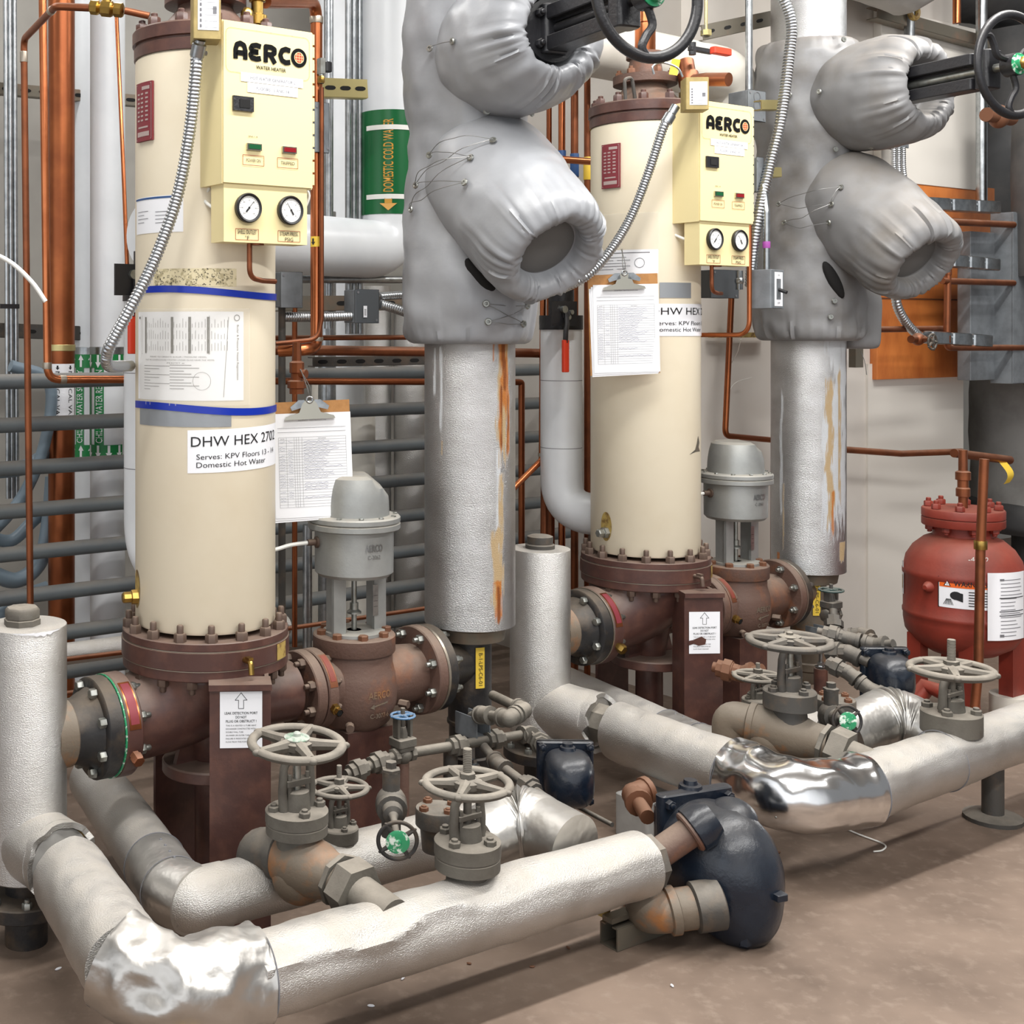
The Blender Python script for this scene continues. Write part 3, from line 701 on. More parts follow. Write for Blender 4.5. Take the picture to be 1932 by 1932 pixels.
def heater(o, k):
    lb = ('cream upright steam water heater on the left, tagged DHW HEX 2702', 'cream upright steam water heater on the right, behind the clipboard')[k]
    H = thing('water_heater', lb, 'water heater', o)
    r = .1785
    b = MB(); b.lathe(o, Z, [(r-.004, .700), (r, .707), (r, 2.115), (r-.004, 2.12)], 64); b.build('shell', cream, H)
    b = MB(); b.lathe(o, Z, [(.14, .594), (.207, .594), (.210, .597), (.210, .619), (.206, .620), (.206, .622), (.2135, .623), (.2135, .665), (.207, .6662), (.207, .668), (.211, .669), (.211, .686), (.209, .688), (.12, .688)], 72)
    fl = b.build('base_flange', brown, H, ang=30)
    b = MB()
    for z in (.6205, .6672): b.lathe(o+Z*(z-.0009), Z, [(.206, 0), (.2112, .0), (.2112, .0018), (.206, .0018)], 72)
    b.build('gasket', solder, fl)
    bolts(H, o+Z*.688, Z, .1945, 16, .0155, .021, .022, bolt_br, .12, 'flange_bolt')
    bolts(H, o+Z*.594, -Z, .1945, 16, .0145, .018, .016, bolt_br, .12, 'flange_bolt', skip=lambda p: (p-o).dot(N) < -.05)
    # petcock and brass plate on the base flange
    for px, nm in ((462, 'petcock'),):
        az, Y = cyl_hit(O1, .2135, px); d = V((math.cos(az), math.sin(az), 0)); q = o+d*.2135+Z*.645
        b = MB(); b.tube([q, q+d*.03, q+d*.034-Z*.028], .007, 10, .008); b.box(q+d*.022+Z*.008, (.02, .012, .006), d, Z.cross(d)); b.build(nm, brass if k == 0 else bolt_br, H)
    az, Y = cyl_hit(O1, .214, 530); mp = cylmap(o, .2138, az, .624)
    MB().patch(mp, -.02, .0, .03, .04, .0008, 8).build('brass_plate', yellowpaint, H)
    # cast elbow under the flange
    b = MB(); rings = []
    c0 = L(o, -.235, 0, .475)
    for i in range(17):
        f = i/16; a = f*PI/2; e = f*f*(3-2*f)
        c = c0.lerp(o+Z*.596, f)+(U*.035-Z*.035)*math.sin(f*PI)*.7
        d = (U*math.cos(a)+Z*math.sin(a)); up = (-U*math.sin(a)+Z*math.cos(a))
        rr = .098+(.175-.098)*e
        rings.append([c+(N*math.cos(2*PI*j/40)+up*math.sin(2*PI*j/40))*rr for j in range(40)])
    b.loft(rings); b.cyl(L(o, .05, 0, .482), L(o, .255, 0, .482), .078, n=36)
    b.build('base_casting', brown, H)
    # inlet flange on the left
    b = MB(); cf = L(o, -.279, 0, .475); b.lathe(cf, U, [(.07, 0), (.122, 0), (.1245, .003), (.1245, .040), (.121, .044), (.095, .044), (.085, .075)], 48)
    f2 = b.build('inlet_flange', brown, H)
    bolts(H, cf+U*.044, U, .103, 8, .013, .016, .016, steel, .39, 'flange_bolt')
    mp = cylmap  # brass tag on flange rim
    b = MB()
    def rim(x, y, off=0):
        a = -1.05+y/.1245; e = N*math.cos(a)*1+Z*(-math.sin(a))
        return cf+U*(.021+x)+e*(.1245+off)
    a0 = MB()
    a0.patch(rim, -.015, -.012, .015, .112, .001, 2, 10); a0.mat(1).patch(rim, -.011, -.006, .011, .10, .0018, 2, 10); a0.build('rating_tag', [copper, maroon], f2)
    q = rim(0, .175); dq = (q-cf-U*.021).normalized()
    b = MB(); b.lathe(q-dq*.004, dq, [(.013, 0), (.013, .012), (.016, .013), (.016, .028), (.013, .032)], 6); b.build('plug', copperdull if k == 0 else brass, f2)
    # drain foot with rib
    b = MB(); fc = L(o, .02, .0, .315)
    b.lathe(fc, Z, [(.126, 0), (.1285, .003), (.1285, .027), (.125, .031), (.05, .033)], 48); b.cyl(fc+Z*.02, fc+Z*.2, .05, .085, 28)
    b.add([fc+U*x+N*y+Z*z for y in (-.008, .008) for x, z in ((-.11, .03), (.11, .03), (.05, .2), (-.06, .2))], [(3, 2, 1, 0), (4, 5, 6, 7), (0, 1, 5, 4), (1, 2, 6, 5), (2, 3, 7, 6), (3, 0, 4, 7)])
    b.cyl(fc, V((fc.x, fc.y, 0)), .045, .045, 20)
    b.build('drain_foot', brown, H)
    # folded steel leg at the front
    lp = o+(V((.088+.004, -.215+.0, 0))); e = V((.995, .05, 0)).normalized(); en = V((e.y, -e.x, 0))
    if k == 0: lw = .145
    else: lw = .125; lp = lp+V((.02, 0, 0))
    lc = lp+en*.022
    b = MB(); b.box(lc+Z*.30, (lw, .012, .60), e, -en); b.box(lc-en*.05+Z*.30-e*(lw/2-.006), (.010, .10, .60), e, -en); b.box(lc-en*.05+Z*.30+e*(lw/2-.006), (.010, .10, .60), e, -en)
    b.box(lc-en*.02+Z*.596, (lw+.004, .075, .014), e, -en)
    lg = b.build('support_leg', brown, H)
    b = MB(); q = o+V((-.075, .135, .3)); b.box(q, (.15, .012, .60), U, -N); b.box(q+U*.07-N*.04, (.012, .09, .60), U, -N); b.build('support_leg', brown, H)
    # label on leg
    wl, hl = .100, .133; lo = lc+en*.0075+e*(-wl/2+.002)+Z*(.452 if k == 0 else .41); mp = flatmap(lo, e, Z)
    b = MB().patch(mp, 0, 0, wl, hl, .0008); b.mat(1)
    bb = b
    bb.strokes([[(wl*.44, hl*.70), (wl*.44, hl*.85), (wl*.36, hl*.85), (wl*.5, hl*.98), (wl*.64, hl*.85), (wl*.56, hl*.85), (wl*.56, hl*.70), (wl*.44, hl*.70)]], .0012, mp, .0015)
    for i, tx in enumerate(('LEAK DETECTION PORT', 'DO NOT', 'PLUG OR OBSTRUCT !')): b.text(tx, mp, wl*.5, hl*(.62-.072*i), wl*(.78, .26, .72)[i], hl*.045, .0015, .01)
    for i, tx in enumerate(('THIS IS A VENTED U-TUBE HEAT', 'EXCHANGER CONSTRUCTED WITH', 'DOUBLE WALL TUBE.', 'AN INNER OR OUTER TUBE', 'FAILURE IS INDICATED BY', 'FLOW FROM THIS PORT')): b.text(tx, mp, wl*.14, hl*(.40-.058*i), wl*(.72, .70, .42, .56, .56, .50)[i], hl*.026, .0015, 0, 'L')
    if k: b.mat(2); b.add([mp(wl*x, hl*y, .002) for x, y in ((-.02, .20), (.16, .24), (.30, .19), (.52, .22), (.55, .34), (.40, .41), (.22, .36), (.14, .33), (-.02, .31))], [tuple(range(9))])
    b.build('warning_label', [labelw, ink, brown], lg)
    # shell plug at lower left
    for px in ((258,),):
        az, Y = cyl_hit(O1, r, 259); az += (0, .18)[k]
        mp = cylmap(o, r, az, .790)
        b = MB(); b.add([mp(.024*math.cos(2*PI*i/28), .048*math.sin(2*PI*i/28), .0012) for i in range(28)], [tuple(range(28))]); pl = b.build('access_hole', yellowpaint, H)
        d = V((math.cos(az), math.sin(az), 0)); q = o+d*(r-.005)+Z*.770
        b = MB(); b.lathe(q, d, [(.02, 0), (.018, .02), (.014, .022), (.014, .04), (.011, .043)], 8 if k == 0 else 6); b.build('drain_plug', brass if k == 0 else steel, pl)
    # top: flange, nozzle
    b = MB(); b.lathe(o, Z, [(.15, 2.118), (.182, 2.12), (.182, 2.148), (.178, 2.150), (.178, 2.154), (.186, 2.156), (.186, 2.186), (.183, 2.19), (.08, 2.19)], 56); b.build('top_flange', brown, H, ang=30)
    bolts(H, o+Z*2.19, Z, .162, 12, .016, .022, .012, brown, .2, 'flange_bolt'); bolts(H, o+Z*2.12, -Z, .160, 12, .015, .02, .012, brown, .2, 'flange_bolt', skip=lambda p: 0)
    b = MB(); b.lathe(o, Z, [(.12, 2.19), (.105, 2.215), (.075, 2.25), (.07, 2.262), (.105, 2.264), (.105, 2.292), (.06, 2.294), (.05, 2.35), (.062, 2.352), (.062, 2.372), (.04, 2.374)], 40); b.build('top_nozzle', brownrust if k else brown, H)
    bolts(H, o+Z*2.292, Z, .085, 6, .013, .018, .01, boltrust if k else brown, .2, 'flange_bolt')
    b = MB(); b.lathe(o+Z*2.37, Z, [(.032, 0), (.034, .004), (.034, .10), (.028, .105), (.028, .22)], 24); b.build('outlet_stub', copper, H)
    if k:
        b = MB(); q = o-U*.15+N*.05+Z*2.19; b.tube([q, q+Z*.07-U*.005, q+Z*.08+U*.03, q+Z*.01+U*.045], .006, 8, .015); b.build('lifting_eye', irondark, H)
    # brass fittings right of the top nozzle
    b = MB(); q = L(o, .10, .09, 2.19)
    b.lathe(q, Z, [(.02, 0), (.02, .02), (.026, .022), (.026, .045), (.016, .05), (.016, .08), (.022, .082), (.022, .11), (.014, .115)], 10)
    q2 = L(o, .045, .13, 2.19); b.lathe(q2, Z, [(.012, 0), (.012, .02), (.016, .022), (.016, .04), (.009, .05)], 8); b.build('brass_fitting', brass, H)

    # ---- control box
    s0, s1, t0, t1 = ((-.0984, .157, .140, .257), (-.062, .200, .150, .275))[k]
    z0, z1 = 1.783, 2.168
    w_, h_ = s1-s0, z1-z0
    fo = L(o, s0, t1, z0); mp = flatmap(fo, U, Z)
    b = MB(); b.box(L(o, (s0+s1)/2, (t0+t1)/2-.002, (z0+z1)/2), (w_, t1-t0-.004, h_), U, -N); b.box(L(o, (s0+s1)/2, t1-.001, (z0+z1)/2), (w_*.985, .004, h_*.985), U, -N)
    bx = b.build('control_box', panel, H)
    mp = flatmap(fo+N*.0013, U, Z)
    b = MB(); x0, y0, x1, y1 = .03*w_, .685*h_, .955*w_, .955*h_; c = .014
    rr = [(x1-c+c*math.cos(a), y1-c+c*math.sin(a)) for a in [i*PI/8 for i in range(5)]]+[(x0+c-c*math.sin(a), y1-c+c*math.cos(a)) for a in [i*PI/8 for i in range(5)]]+[(x0+c-c*math.cos(a), y0+c-c*math.sin(a)) for a in [i*PI/8 for i in range(5)]]+[(x1-c+c*math.sin(a), y0+c-c*math.cos(a)) for a in [i*PI/8 for i in range(5)]]
    b.strokes([rr+[rr[0]]], .0008, mp, .0008); b.build('logo_plate', yellowpaint, bx)
    b = MB(); logo(b, mp, .105*w_, .768*h_, .174*w_); b.text('WATER HEATER', mp, .52*w_, .732*h_, .33*w_, .022*h_, .0012, .015); b.text('3NL1-4', mp, .32*w_, .300*h_, .10*w_, .010*h_, .0012)
    b.build('lettering', [logoblack, redl, panel], bx)
    b = MB(); b.patch(mp, .19*w_, .635*h_, .88*w_, .690*h_, .0012); b.patch(mp, .26*w_, .572*h_, .82*w_, .632*h_, .0011); b.mat(1)
    b.text('HOT WATER GENERATOR 2' if k == 0 else 'HOT WATER GENERATOR', mp, .54*w_, .662*h_, .50*w_, .020*h_, .002); b.text('FLOORS 13 AND 14', mp, .54*w_, .600*h_, .36*w_, .020*h_, .002)
    b.build('name_sticker', [labelw, inkgrey], bx)
    b = MB(); b.box(mp(.21*w_, .495*h_, .003), (.22*w_, .006, .090*h_), U, -N, ); b.mat(1).box(mp(.22*w_, .495*h_, .006), (.11*w_, .003, .05*h_), U, -N); b.build('selector_switch', [blackpaint, dark], bx)
    for x, m_ in ((.33, greenlamp), (.72, redlamp)):
        b = MB(); b.box(mp(x*w_, .236*h_, .002), (.16*w_, .006, .042*h_), U, -N); b.mat(1).box(mp(x*w_, .236*h_, .006), (.125*w_, .005, .027*h_), U, -N); b.build('indicator_lamp', [chrome, m_], bx)
    for x, tx in ((.325, 'POWER ON'), (.705, 'TRIPPED')):
        b = MB(); bord(b, mp, (x-.115)*w_, .123*h_, (x+.115)*w_, .184*h_, .0012, .0014); b.mat(1).text(tx, mp, x*w_, .153*h_, .155*w_, .020*h_, .0017)
        b.build('name_plate', [redink, ink], bx)
    b = MB()
    for i in range(12): b.cyl(L(o, s1+.002, t1-.004, z0+h_*(.03+.081*i)), L(o, s1+.002, t1-.004, z0+h_*(.03+.081*i+.066)), .0045, n=8)
    b.build('hinge', panel, bx)
    # gauge panel
    gz0, gz1 = 1.647, 1.783; gs0, gs1 = s0+.004*0+.006, s1-.014
    b = MB(); b.box(L(o, (gs0+gs1)/2, t1-.035, (gz0+gz1)/2), (gs1-gs0, .06, gz1-gz0), U, -N); gp = b.build('gauge_panel', panel, H)
    gw, gh = gs1-gs0, gz1-gz0; mp = flatmap(L(o, gs0, t1-.005, gz0), U, Z)
    for x, tx, u_, ang in ((.27, 'SHELL OUTLET', '°F', -.9), (.775, 'STEAM PRESS.', 'PSIG', -2.2)):
        b = MB(); c = mp(x*gw, .60*gh)
        b.lathe(c, N, [(.0345, 0), (.0355, .004), (.0355, .011), (.033, .014), (.0285, .012), (.0285, .009)], 40, c1=False)
        fm = lambda px_, py_, off=0, c=c: c+U*px_+Z*py_+N*(.0095+off)
        b.mat(1).disc(fm, 0, 0, .0288, 0); b.mat(2)
        for i in range(25):
            a = -.75*PI-.0+(1.5*PI)*i/24+PI/2; r1 = .0265; r0 = .0225 if i % 4 == 0 else .0245
            b.strokes([[(r0*math.cos(a), r0*math.sin(a)), (r1*math.cos(a), r1*math.sin(a))]], .0007, fm, .0006)
        for i in range(7):
            a = -.75*PI+(1.5*PI)*i/6+PI/2; b.text(str((6-i)*(40 if x < .5 else 5)), fm, .0185*math.cos(a), .0185*math.sin(a), .0055 if x < .5 else .004, .003, .0006)
        a = (PI*.28, PI*.68)[x > .5]
        b.strokes([[(-.012*math.cos(a), -.012*math.sin(a)), (.021*math.cos(a), .021*math.sin(a))]], .0014, fm, .0012)
        b.strokes([[(-.013*math.cos(a), -.013*math.sin(a)), (-.003*math.cos(a), -.003*math.sin(a))]], .0042, fm, .0014); b.disc(fm, 0, 0, .003, .0016)
        b.build('gauge', [black, gaugeface, ink], gp)
        b = MB(); bord(b, mp, (x-.135)*gw, .045*gh, (x+.135)*gw, .235*gh, .0012, .001); b.mat(1); b.text(tx, mp, x*gw, .185*gh, .225*gw, .010, .0012); b.text(u_, mp, x*gw, .085*gh, .05*gw if x < .5 else .10*gw, .009, .0012)
        b.build('name_plate', [redink, ink], gp)
    # copper siphon and capillaries
    b = MB(); q = L(o, gs0+gw*.45, t1-.03, gz0)
    b.cyl(q+Z*.004, q-Z*.004, .018, n=20)
    az_, Y_ = cyl_hit(o, r, 531 if k == 0 else 1322)
    e_ = L(o, gs0+gw*.45, t1-.03, gz0-.075)
    b.tube([q-U*.02, q-U*.02-Z*.082, q+U*.03-N*.02-Z*.088, q+U*.078-N*.04-Z*.088], .0065, 12, .03); b.build('siphon_tube', copperdull, H)
    b = MB(); b.tube(spline([L(o, s0+.02, t0+.02, z0), L(o, s0+.012, t0+.01, z0-.03), L(o, gs0+.01, t1-.05, z0-.06)], 6), .0045, 8); b.tube(spline([L(o, s1-.005, t1-.05, z0+.02), L(o, s1+.016, t1-.04, z0-.01), L(o, s1+.0, t1-.05, z0-.055), L(o, gs1, t1-.05, z0-.062)], 6), .0035, 8); b.build('capillary_tube', cable, H)
    # relay box
    rs0, rs1, rt0, rt1, rz0, rz1 = ((-.155, -.095, .175, .262, 2.128, 2.245), (-.125, -.062, .185, .285, 2.130, 2.232))[k]
    rc = (P(391, 14, 2.93), P(1316, 176, 3.93))[k]; rw, rh, rd = ((.064, .145, .065), (.070, .100, .065))[k]; re = V(((.985, .17, 0), (.985, -.05, 0))[k]).normalized(); rn = V((re.y, -re.x, 0))
    b = MB(); b.box(rc-rn*rd/2, (rw, rd, rh), re, -rn, bev=.003); rb = b.build('relay_box', khaki, H)
    mp = flatmap(rc-re*rw/2-Z*rh/2, re, Z)
    b = MB(); b.patch(mp, .16*rw, .14*rh, .92*rw, .86*rh, .0012); b.mat(1)
    for i in range(6): b.patch(mp, .22*rw, (.18+.085*i)*rh, .30*rw, (.18+.085*i+.05)*rh, .002)
    for i in range(5): b.strokes([[(.40*rw, (.18+.1*i)*rh), (.86*rw, (.18+.1*i)*rh)]], .0009, mp, .002)
    b.patch(mp, .7*rw, .40*rh, .84*rw, .52*rh, .002); b.build('rating_label', [labelw, inkgrey], rb)
    # maroon nameplate on stand-offs
    az, Y = cyl_hit(O1, r+.006, 271)
    mp = cylmap(o, r+.008, az, 1.905); pw, ph = .074, .145
    b = MB()
    rings = []
    b.patch(mp, -pw/2, 0, pw/2, ph, .0, 8); b.patch(mp, -pw/2, 0, pw/2, ph, -.006, 8)
    for x, y, dx, dy in ((-pw/2, 0, 0, ph), (pw/2, 0, 0, ph)):
        b.add([mp(x, 0, 0), mp(x, ph, 0), mp(x, ph, -.006), mp(x, 0, -.006)], [(0, 1, 2, 3)])
    b.add([mp(x, y, f) for y in (0,) for x, f in ((-pw/2, 0), (pw/2, 0), (pw/2, -.006), (-pw/2, -.006))], [(0, 1, 2, 3)])
    npl = b.build('name_plate', maroon, H)
    b = MB(); bord(b, mp, -pw*.46, ph*.03, pw*.46, ph*.97, .0012, .0008)
    for i in range(7):
        y = ph*(.34+.075*i)
        for x in (-.28, -.05, .22): b.patch(mp, pw*(x-.07), y, pw*(x+.08), y+ph*.03, .0008, 2)
    b.patch(mp, -.06*pw, ph*.87, .38*pw, ph*.93, .0008, 3); b.patch(mp, -.3*pw, ph*.22, .3*pw, ph*.25, .0008, 3); b.patch(mp, -.36*pw, ph*.08, .36*pw, ph*.16, .0008, 3)
    b.build('plate_print', plateink, npl)

    # ---- paper and tape on the shell
    def rect(px0, px1, yt, yb, c=o):
        a0, Y0 = cyl_hit(c, r, px0); a1, Y1 = cyl_hit(c, r, px1); Yc = (Y0+Y1)/2
        Yc = min(Y0, Y1)
        return a0, (a1-a0)*r, zpx(yb, Yc), zpx(yt, Yc)-zpx(yb, Yc)
    if k == 0:
        a, w2, zb, h2 = rect(258.5, 346, 367, 437); mp = cylmap(o, r, a, zb)
        b = MB().patch(mp, 0, 0, w2, h2, .001, 14); b.mat(1); b.patch(mp, 0, h2*.93, w2*.97, h2*.98, .002, 14); b.mat(2)
        for i in range(4): b.patch(mp, .1*w2, h2*(.30+.1*i), w2*(.3+.1*(i % 2)), h2*(.315+.1*i), .002, 4); b.patch(mp, .55*w2, h2*(.26+.1*i), w2*(.8+.08*(i % 2)), h2*(.275+.1*i), .002, 4)
        b.build('paper_notice', [paper, bluesm, inkgrey], H)
        a, w2, zb, h2 = rect(290, 446, 507, 541); mp = cylmap(o, r, a, zb)
        b = MB().patch(mp, 0, 0, w2, h2, .0006, 14); b.mat(1)
        for i in range(170):
            x, y = random.uniform(0, w2*.97), random.uniform(.05, .95)*h2; q = random.uniform(0, PI)
            b.strokes([[(x, y), (x+.003*math.cos(q), y+.003*math.sin(q)), (x+.0035*math.cos(q+1), y+.0035*math.sin(q+1))]], .0007, mp, .001)
        b.build('tape_residue', [residue, ink], H)
        for nm, (xa, xb, y0a, y0b), hh in (('tape_strip', (270, 521.5, 548, 560), 11), ('tape_strip', (257.5, 521.5, 763, 774), 11.5)):
            a, w2, zb, h2 = rect(xa, xb, y0a-hh/2, y0a+hh/2); dz = -(y0b-y0a)*3.1/FX
            base = cylmap(o, r, a, zb)
            mp = (lambda x, y, off=0, base=base, dz=dz, w2=w2: base(x, y+dz*x/w2+.004*math.sin(x*14), off))
            MB().patch(mp, 0, 0, w2, h2*1.15, .0032, 26).build(nm, bluet, H)
        a, w2, zb, h2 = rect(265, 436, 773, 805); mp = cylmap(o, r, a, zb)
        MB().patch(mp, 0, 0, w2, h2, .0016, 30, 4, fn=lambda x, y: .0006*math.sin(x*160)*math.sin(x*37)).build('duct_tape', duct, H)
        a, w2, zb, h2 = rect(262, 459, 588, 755); mp = cylmap(o, r, a, zb)
        b = MB().patch(mp, 0, 0, w2, h2, .0012, 20); b.mat(1)
        b.text('Boiler & Pressure Vessel Registration', mp, w2*.945, h2*.54, h2*.62, .0075, .002, rot=-1)
        for x in (.13, .41, .555, .70): b.patch(mp, w2*x, h2*(.53), w2*(x+.022), h2*.94, .002)
        b.patch(mp, w2*.03, h2*.92, w2*.055, h2*.945, .002); b.mat(2)
        for i in range(30):
            x = w2*(.16+.025*i)
            if x > w2*.86: break
            for j in range(3):
                y = h2*(.56+.13*j); b.patch(mp, x, y, x+.0010, y+h2*random.uniform(.04, .11), .002)
        bord(b, mp, w2*.08, h2*.52, w2*.72, h2*.95, .0007, .002)
        for i, tx in enumerate(('PERMIT TO OPERATE BOILER / PRESSURE VESSEL', 'MUST BE CONSPICUOUSLY POSTED UNDER GLASS NEAR THE VESSEL', 'PERMIT #')): b.text(tx, mp, w2*.45, h2*(.49-.035*i), w2*(.5, .62, .15)[i], .0034, .002)
        for i in range(9): b.patch(mp, w2*.12, h2*(.12+.033*i), w2*(.2+.1*((i*7) % 3)), h2*(.126+.033*i), .002, 3); b.patch(mp, w2*.40, h2*(.13+.033*i), w2*(.52+.06*((i*5) % 3)), h2*(.137+.033*i), .002, 3)
        b.disc(mp, w2*.66, h2*.22, .022, .002, r0=.0212); b.strokes([[(w2*.83, h2*.04), (w2*.87, h2*.94)]], .0012, mp, .002); b.disc(mp, w2*.94, h2*.93, .008, .002, r0=.006)
        b.build('paper_notice', [paper, ink, inkgrey], H)
        a, w2, zb, h2 = rect(266, 470, 582, 764); mp = cylmap(o, r, a, zb); MB().patch(mp, 0, 0, w2, h2, .003, 20).build('clear_sleeve', plastic, H)
        a, w2, zb, h2 = rect(354, 518.5, 812, 893); base = cylmap(o, r, a, zb); mp = (lambda x, y, off=0: base(x, y+x*.03, off))
        b = MB().patch(mp, 0, 0, w2, h2, .0014, 24); b.mat(1)
        b.text('DHW HEX 2702', mp, w2*.03, h2*.73, w2*.90, h2*.235, .0026, 0, 'L')
        b.text('Serves: KPV Floors 13 - 14', mp, w2*.075, h2*.375, w2*.82, h2*.125, .0026, 0, 'L'); b.text('Domestic Hot Water', mp, w2*.075, h2*.185, w2*.66, h2*.125, .0026, 0, 'L')
        b.build('name_label', [labelw, ink], H)
    else:
        a, w2, zb, h2 = rect(1118, 1242, 470, 516); mp = cylmap(o, r, a, zb)
        b = MB().patch(mp, 0, 0, w2, h2, .001, 14); b.mat(1); b.patch(mp, .1*w2, .86*h2, .9*w2, .89*h2, .002, 12)
        for i in range(5): b.patch(mp, w2*.2, h2*(.2+.12*i), w2*(.45+.06*(i % 3)), h2*(.22+.12*i), .002, 4); b.patch(mp, w2*.5, h2*(.2+.12*i), w2*(.62+.05*(i % 2)), h2*(.22+.12*i), .002, 4)
        b.disc(mp, w2*.78, h2*.45, .016, .002, r0=.0145)
        b.build('paper_notice', [paper, inkgrey], H)
        a, w2, zb, h2 = rect(1121, 1243, 400, 470); mp = cylmap(o, r, a, zb); MB().patch(mp, 0, 0, w2, h2, .003, 14).build('clear_sleeve', plastic, H)
        a, w2, zb, h2 = rect(1244, 1303, 533, 562); mp = cylmap(o, r, a, zb); MB().patch(mp, 0, 0, w2, h2, .0016, 12).build('duct_tape', duct, H)
        a, w2, zb, h2 = rect(1222, 1326, 573, 634); mp = cylmap(o, r, a, zb)
        b = MB().patch(mp, 0, 0, w2, h2, .0014, 24); b.mat(1)
        b.text('DHW HEX 2701', mp, w2*.03, h2*.77, w2*1.13, h2*.22, .0026, 0, 'L')
        b.v[-1:] = b.v[-1:]
        b.text('Serves: KPV Floors 13', mp, w2*.075, h2*.40, w2*.88, h2*.125, .0026, 0, 'L'); b.text('Domestic Hot Water', mp, w2*.075, h2*.20, w2*.78, h2*.125, .0026, 0, 'L')
        b.build('name_label', [labelw, ink], H)
        a, w2, zb, h2 = rect(1300, 1320, 824, 858); mp = cylmap(o, r, a, zb)
        b = MB(); b.add([mp(x*w2, y*h2, .0012) for x, y in ((.75, 1), (.9, .6), (.8, .35), (1, .1), (.5, .12), (0, .0), (.45, .25), (.62, .6))], [tuple(range(8))]); b.build('tear_mark', strutm, H)
    return H
heater(O1, 0); heater(O2, 1)

# ------------------------------------------------------------------ control valves
def control_valve(o, k):
    r_ = thing('control_valve', ('rusty brown steam control valve with silver actuator, between left heater and stained riser', 'brown steam control valve with silver actuator beside the right heater')[k], 'valve', L(o, .468, 0, .12))
    m_ = brownrust
    c = L(o, .468, 0, .475); b = MB()
    b.lathe(L(o, .468, 0, .34), Z, [(.02, 0), (.062, .006), (.098, .035), (.116, .08), (.120, .125), (.114, .165), (.106, .19), (.104, .25)], 48)
    b.cyl(L(o, .30, 0, .478), c, .075, .085, 36); b.cyl(c, L(o, .68, 0, .47), .09, .078, 36)
    # raised lettering and arrow
    bo = b.build('valve_body', m_, r_)
    mp0 = cylmap(L(o, .468, 0, 0), .1195, -1.02, .45)
    b = MB(); b.text('AERCO', mp0, .0, .015, .072, .020, .0015, .02); b.strokes([[(-.022, -.015), (.026, -.008)]], .004, mp0, .0015); b.add([mp0(-.03, -.017, .0015), mp0(-.018, -.022, .0015), mp0(-.019, -.008, .0015)], [(0, 1, 2)]); b.text('C-3077-6', mp0, 0, -.04, .06, .012, .0005)
    b.build('raised_lettering', ironrust, bo)
    b = MB(); b.lathe(L(o, .468, 0, .560), Z, [(.10, 0), (.112, .001), (.1135, .004), (.1135, .044), (.111, .047), (.05, .048), (.045, .055), (.02, .056)], 48); b.build('bonnet', m_, r_)
    b = MB(); q = c+V((-.02, -.118, -.09)); b.cyl(q, q+V((0, -.022, 0)), .013, .011, 10); b.cyl(L(o, .56, .085, .42), L(o, .57, .11, .42), .011, n=6)
    b.build('plug', bolt_br, r_)
    bolts(r_, L(o, .468, 0, .607), Z, .092, 8, .014, .014, 0, boltrust, .2, 'bonnet_bolt')
    for s0, mm, flip, rr in ((.278, brownrust, 1, .106), (.314, brownrust, -1, .106), (.672, brownrust, 1, .124), (.712, blackiron, -1, .121)):
        b = MB(); f = L(o, s0, 0, .475)
        b.lathe(f, U, [(.06, 0), (rr-.003, 0), (rr, .003), (rr, .029), (rr-.003, .032), (.07, .032)], 48); ff = b.build('flange', mm, r_)
        if s0 == .314:
            def rim(x, y, off=0):
                a = -1.05+y/rr; e = N*math.cos(a)-Z*math.sin(a); return f+U*(.016+x)+e*(rr+off)
            a0 = MB().patch(rim, -.012, -.015, .012, .085, .001, 2, 10); a0.mat(1).patch(rim, -.008, -.009, .008, .07, .0018, 2, 10); a0.build('rating_tag', [copperdull, redpaint], ff)
            q = rim(0, .14); dq = (q-f-U*.016).normalized(); b = MB(); b.lathe(q-dq*.004, dq, [(.014, 0), (.014, .016), (.011, .018), (.011, .03)], 6, c1=False); b.mat(1).cyl(q+dq*.02, q+dq*.0265, .0085, n=12); b.build('open_plug', [brass, dark], ff)
    bolts(r_, L(o, .278, 0, .475), -U, .088, 8, .013, .016, .014, bolt_br, .39, 'flange_bolt')
    bolts(r_, L(o, .346, 0, .475), U, .088, 8, .012, .014, .008, bolt_br, .39, 'flange_bolt')
    bolts(r_, L(o, .672, 0, .475), -U, .104, 8, .013, .016, .014, steel, .39, 'flange_bolt'); bolts(r_, L(o, .744, 0, .475), U, .104, 8, .013, .016, .014, steel, .39, 'flange_bolt')
    # gasket edge
    b = MB(); b.lathe(L(o, .704, 0, .475), U, [(.08, 0), (.1235, 0), (.1235, .008), (.08, .008)], 48); b.build('gasket', solder, r_)
    # yoke, stem, actuator
    a = L(o, .468, 0, 0)
    b = MB()
    for sx in (-1, 1):
        q = a+U*sx*.068
        b.box(q+Z*.69, (.012, .055, .155), U, -N); b.box(q-U*sx*.0+N*.024+Z*.69, (.040, .010, .155), U, -N)
    b.lathe(a+Z*.608, Z, [(.04, 0), (.085, 0), (.085, .008), (.04, .008)], 32); b.build('yoke', alucast, r_)
    b = MB(); b.cyl(a+Z*.60, a+Z*.78, .0075, n=12); b.lathe(a+Z*.66, Z, [(.008, 0), (.020, .001), (.020, .006), (.012, .012), (.012, .03)], 20); b.build('stem', steel, r_)
    b = MB(); q = a+U*.048+N*.033+Z*.66; mp = flatmap(q, U, Z); b.box(q+Z*.037, (.018, .003, .085), U, -N); b.mat(1)
    for i in range(3): b.strokes([[(-.007, .02+.015*i), (.007, .02+.015*i)]], .001, mp, .002)
    b.build('travel_scale', [galv, ink], r_)
